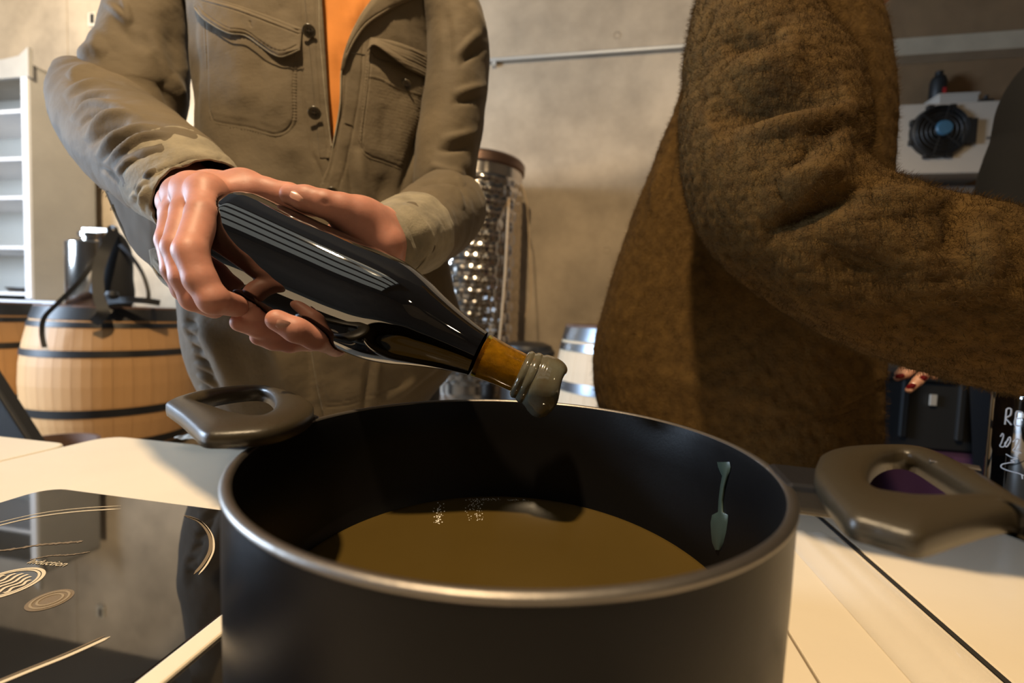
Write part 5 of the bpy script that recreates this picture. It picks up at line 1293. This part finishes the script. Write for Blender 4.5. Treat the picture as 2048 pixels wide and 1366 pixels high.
def fuzzy(V, c, a=.0008, sc=420, seed=51):
    n = V - c[:, None]; n /= np.linalg.norm(n, axis=-1)[..., None]
    big = fbm(V, 34, seed + 3)
    return V + n * (a * fbm(V, sc, seed, 2) + .6 * a * fbm(V, sc * .5, seed + 1, 2) * (1 + .5 * big) + .0035 * fbm(V, 11, seed + 2))[..., None]
CT = [([(1375, 210), (1350, 300), (1330, 430)], 9, -.010), ([(1330, 330), (1316, 400), (1322, 440)], 9, .006), ([(1440, 30), (1410, 70), (1395, 100)], 4, -.004),
      ([(1260, 500), (1240, 640), (1235, 780)], 25, .006), ([(1225, 760), (1300, 745), (1500, 800), (1700, 870)], 14, .004)]
CTn = [(.004, 16, 61)]
ct_rows = [(-170, 1490, 1600), (-90, 1462, 1640), (-40, 1444, 1662), (0, 1430, 1686), (30, 1416, 1712), (60, 1402, 1734), (95, 1392, 1750), (140, 1382, 1758), (210, 1364, 1772), (300, 1337, 1778), (365, 1314, 1772), (430, 1290, 1772), (520, 1258, 1768), (600, 1231, 1764), (700, 1203, 1760), (750, 1196, 1759), (790, 1207, 1757), (812, 1224, 1754), (840, 1236, 1750), (905, 1250, 1742)]
def coat_loft(rows_, nu, nv, d=.775, b=.155):
    return [(.5 * (x0 + x1), y, d, .5 * (x1 - x0), b) for y, x0, x1 in rows_]
coatE = lambda name, rings, nu, nv, strokes, noise, seed, exp=2.0, a=.0022: None
def fleece(name, rings, nu, nv, strokes, noise, seed, root, exp=2.0, a=.0009):
    V, c = loft(rings, nu, nv, exp=exp)
    V = sculpt(V, c, strokes, noise=noise)
    V = fuzzy(V, c, a=a, seed=seed)
    o = npmesh(name, V.reshape(-1, 3), gridfaces(nu, nv, True), root, 'teddy')
    md = o.modifiers.new('thick', 'SOLIDIFY'); md.thickness = .004; md.offset = -1
    return o, V
coat, cV = fleece('coat', coat_loft(ct_rows, 0, 0), 420, 300, CT, CTn, 71, woman, exp=2.3)
SV = [([(1420, 250), (1473, 230), (1546, 216), (1600, 208), (1680, 190)], 45, -0.0288), ([(1465, 268), (1500, 260), (1546, 252), (1620, 243), (1700, 230)], 25, 0.0204), ([(1447, 104), (1509, 98), (1568, 80)], 25, -0.0108), ([(1470, 150), (1530, 128), (1600, 120)], 30, 0.0084),
      ([(1725, 385), (1660, 408), (1590, 440), (1520, 470)], 25, -0.0180), ([(1700, 330), (1640, 350), (1560, 372)], 32, 0.0120), ([(1440, 20), (1425, 60), (1405, 100)], 6, -0.0048), ([(1395, 300), (1388, 380), (1430, 470), (1510, 560)], 20, 0.0048),
      ([(1740, 395), (1800, 400), (1870, 420)], 22, 0.0096), ([(1880, 400), (1900, 450), (1890, 520)], 27, -0.0120), ([(1930, 440), (1960, 520), (1950, 600)], 31, 0.0072), ([(1640, 500), (1720, 530), (1830, 560)], 37, -0.0072), ([(1560, 520), (1660, 600), (1760, 650)], 37, 0.0072), ([(1620, 300), (1600, 330), (1570, 350)], 15, -0.0072), ([(1690, 262), (1670, 300), (1690, 330)], 17, 0.0072)]
slv, sV = fleece('sleeve', [(1560, -190, .68, 60, .07), (1530, -110, .63, 72, .08), (1506, -30, .59, 82, .088), (1497, 40, .565, 102, .088), (1512, 120, .545, 138, .088), (1538, 195, .53, 172, .088), (1547, 262, .515, 182, .087), (1553, 322, .50, 180, .086), (1573, 382, .485, 176, .085), (1622, 440, .468, 166, .083), (1706, 497, .452, 163, .080), (1790, 540, .445, 165, .078), (1870, 566, .44, 168, .076), (1960, 592, .435, 168, .074), (2060, 618, .43, 168, .070), (2150, 645, .43, 158, .062)], 420, 460, SV, [(.003, 20, 63)], 73, coat)
far, _ = fleece('sleeve', [(1580, -110, .86, 40, .05), (1592, -60, .90, 52, .06), (1598, 60, .945, 66, .07), (1602, 180, .965, 72, .075), (1616, 300, .965, 74, .075), (1648, 400, .945, 70, .07), (1712, 465, .895, 66, .062), (1775, 512, .852, 60, .052)], 160, 180, [], [(.003, 20, 69)], 79, coat)
# front edge rolls, collar, leather-side placket
fleece('front_edge', [(1630, -90, .70, 26, .03), (1654, -30, .69, 24, .028), (1684, 30, .68, 24, .027), (1712, 90, .675, 24, .026), (1734, 158, .67, 22, .026), (1744, 240, .67, 20, .025), (1748, 310, .67, 18, .024), (1748, 400, .67, 17, .022)], 90, 200, [], [(.002, 30, 64)], 75, coat)
fleece('collar', [(1560, -130, .68, 50, .04), (1590, -70, .66, 46, .036), (1618, 0, .65, 38, .03), (1640, 50, .65, 26, .026), (1660, 95, .655, 12, .012)], 90, 120, [], [(.002, 30, 65)], 77, coat)
V, c = loft([(1722, 60, .71, 10, .012), (1744, 110, .71, 17, .015), (1755, 160, .71, 22, .018), (1762, 230, .71, 21, .018), (1764, 310, .71, 18, .018), (1760, 390, .71, 14, .016)], 40, 80)
npmesh('placket', V.reshape(-1, 3), gridfaces(40, 80, True), coat, 'suede')
q = P(1742, 106, .672); nrm = RT * .75 - FW * .65; nrm /= np.linalg.norm(nrm); a1 = np.cross(nrm, UP); a1 /= np.linalg.norm(a1)
MB().lathe([(.0003, .0025), (.006, .003), (.010, .0045), (.0125, .002), (.0125, -.003), (.0003, -.004)], 28, q, np.stack([a1, np.cross(nrm, a1), nrm])).build('button', 'fan_black', coat, smooth=True, angle=0)
def fleece_hair(o, n, ln, seed):
    md = o.modifiers.new('fleece', 'PARTICLE_SYSTEM'); st = o.particle_systems[0].settings
    o.particle_systems[0].seed = seed
    st.type = 'HAIR'; st.count = n; st.hair_length = ln; st.hair_step = 3; st.render_step = 2; st.display_step = 2
    st.emit_from = 'FACE'; st.use_emit_random = True; st.distribution = 'RAND'
    st.brownian_factor = 0.0; st.factor_random = ln * .35; st.root_radius = 1.0; st.tip_radius = .3; st.radius_scale = .00028
    st.use_advanced_hair = True; st.length_random = .5
fleece_hair(slv, 80000, .0040, 3); fleece_hair(coat, 60000, .0042, 4); fleece_hair(far, 12000, .0042, 6)
for o in coat.children:
    if o.name.startswith(('front_edge', 'collar')): fleece_hair(o, 6000, .005, 5)
# dark trousers under the coat
for dy_ in (-.065, .10):
    V = []
    for i, z in enumerate((.92, .8, .6, .4, .2, .10)):
        r = [.125, .112, .088, .08, .075, .07][i]
        V += [(wx - .06 + r * math.cos(t), wy + dy_ + r * .95 * math.sin(t), z) for t in np.linspace(0, 2 * math.pi, 36, endpoint=False)]
    V = np.array(V); V[:, :2] += (.004 * fbm(V, 30, 9))[:, None]
    npmesh('trouser_leg', V, gridfaces(36, 6, True), woman, 'black_knit')
    mb = MB(); mb.lathe([(.001, 0), (.042, 0), (.048, .012), (.047, .05), (.040, .08), (.001, .09)], 24, (0, 0, 0)); mb.v = [(wx - .0 + x * 2.7, wy + dy_ + y, z) for x, y, z in mb.v]
    mb.build('shoe', 'shoe', woman, smooth=True, angle=0)

# ================================================================== third person, in black, at the right edge
tx3, ty3, _ = P(2230, 400, 1.02)
tb = [
    (0, [J(2260, 20, 1.05, .085), J(2250, 400, 1.05, .105), J(2250, 640, 1.05, .11)]),
    (0, [J(2250, -10, 1.05, .06), J(2200, 40, .98, .04), J(2150, 200, .96, .04), J(2075, 400, .94, .036), J(1990, 640, .90, .028), J(1925, 690, .885, .026), J(1890, 702, .88, .024)]),
    (0, [J(2250, -10, 1.05, .06), J(2370, 60, 1.05, .038), J(2404, 360, 1.0, .034), J(2345, 545, .92, .026), J(2250, 600, .88, .028)]),
    (0, [J(2270, -60, 1.05, .065), J(2275, -130, 1.05, .052)]),
    (0, [wj(tx3 - .08, ty3 + .05, .86, .085), wj(tx3 - .09, ty3 + .05, .5, .058), wj(tx3 - .09, ty3 + .07, .09, .04), wj(tx3 - .09, ty3 + .05, .045, .038), wj(tx3 - .11, ty3 - .05, .036, .033)]),
    (0, [wj(tx3 + .10, ty3 + .05, .86, .085), wj(tx3 + .11, ty3 + .05, .5, .058), wj(tx3 + .11, ty3 + .07, .09, .04), wj(tx3 + .11, ty3 + .05, .045, .038), wj(tx3 + .13, ty3 - .05, .036, .033)]),
]
h3 = P(2278, -230, 1.03)
e3 = [(h3 + np.array([0, .02, .02]), np.array([.076, .096, .106]), 0), (h3 + np.array([0, -.03, -.07]), np.array([.05, .054, .054]), 0), (h3 + np.array([0, -.088, -.03]), np.array([.013, .02, .025]), 0)]
bv, bf = implicit(tb, .009, None, kpalm=.03, ell=e3); bv = relax(bv, bf, 2)
H3 = [(0, [J(1925, 690, .885, .024), J(1890, 702, .875, .025), J(1872, 712, .872, .022)]),
      (1, [J(1868, 726, .862, .0105), J(1852, 745, .852, .0092), J(1836, 762, .848, .0085), J(1818, 780, .848, .0060)]),
      (2, [J(1860, 716, .875, .0105), J(1832, 735, .872, .0095), J(1812, 748, .872, .0085), J(1795, 756, .874, .0062)]),
      (3, [J(1858, 706, .888, .0100), J(1828, 724, .888, .009), J(1808, 738, .888, .008), J(1796, 748, .89, .006)]),
      (4, [J(1862, 698, .90, .0095), J(1838, 712, .90, .0082), J(1820, 722, .90, .0075), J(1806, 732, .90, .0055)]),
      (5, [J(1890, 712, .86, .012), J(1880, 735, .85, .0098), J(1868, 752, .85, .0075)])]
hv, hf = implicit(H3, .0016, None, kpalm=.008, kin=.003); hv = relax(hv, hf, 2)
third = npmesh('person', np.vstack([bv, hv]), np.vstack([bf, hf + len(bv)]), None, 'skin_pale')
tag(third, 'person in black with red nails, mostly beyond the right edge of the picture', 'person')
facebits(h3, third, longh=True)
for px, py, nx, ny in ((1823, 773, -1, 1.0), (1846, 757, -1, 1.1), (1800, 753, -1, .5)):
    d = skin_hit(hv, hf, px, py, 5)
    if d: nail(px, py, d - .0008, nx, ny, .0075, .0052, 'nail_red', third, n_=(.1, -.3))
def knit(name, rings, nu, nv, root, seed):
    V, c = loft(rings, nu, nv); n = V - c[:, None]; n /= np.linalg.norm(n, axis=-1)[..., None]
    V = V + n * (.003 * fbm(V, 22, seed) + .001 * fbm(V, 70, seed + 1))[..., None]
    o = npmesh(name, V.reshape(-1, 3), gridfaces(nu, nv, True), root, 'black_knit'); md = o.modifiers.new('thick', 'SOLIDIFY'); md.thickness = .003; md.offset = -1; return o
swt = knit('sweater', [(2265, -60, 1.05, 80, .08), (2260, 20, 1.05, 150, .13), (2255, 200, 1.05, 165, .14), (2250, 400, 1.05, 160, .14), (2250, 640, 1.05, 158, .14), (2250, 740, 1.05, 160, .145)], 90, 100, third, 81)
knit('sleeve', [(2245, -10, 1.0, 70, .07), (2205, 60, .98, 95, .07), (2165, 180, .965, 118, .075), (2115, 250, .955, 120, .075), (2098, 320, .95, 122, .075), (2074, 400, .94, 124, .07), (2052, 470, .93, 114, .065), (2035, 560, .91, 92, .055), (1990, 640, .90, 66, .048), (1935, 685, .885, 46, .034)], 90, 120, swt, 83)
knit('sleeve', [(2320, -10, 1.05, 70, .07), (2380, 60, 1.05, 85, .075), (2410, 220, 1.03, 85, .075), (2405, 380, 1.0, 75, .065), (2340, 550, .92, 60, .05), (2270, 595, .885, 45, .036)], 80, 90, swt, 85)
for sx in (-.085, .105):
    V = []
    for i, z in enumerate((.98, .86, .6, .4, .2, .10)):
        r = [.118, .11, .085, .078, .073, .07][i]
        V += [(tx3 + sx + r * math.cos(t), ty3 + .055 + r * .95 * math.sin(t), z) for t in np.linspace(0, 2 * math.pi, 36, endpoint=False)]
    npmesh('trouser_leg', np.array(V), gridfaces(36, 6, True), third, 'black_knit')
    mb = MB(); mb.lathe([(.001, 0), (.042, 0), (.048, .012), (.047, .05), (.040, .08), (.001, .09)], 24, (0, 0, 0)); mb.v = [(tx3 + sx + x, ty3 + .0 + y * 2.7, z) for x, y, z in mb.v]
    mb.build('shoe', 'shoe', third, smooth=True, angle=0)
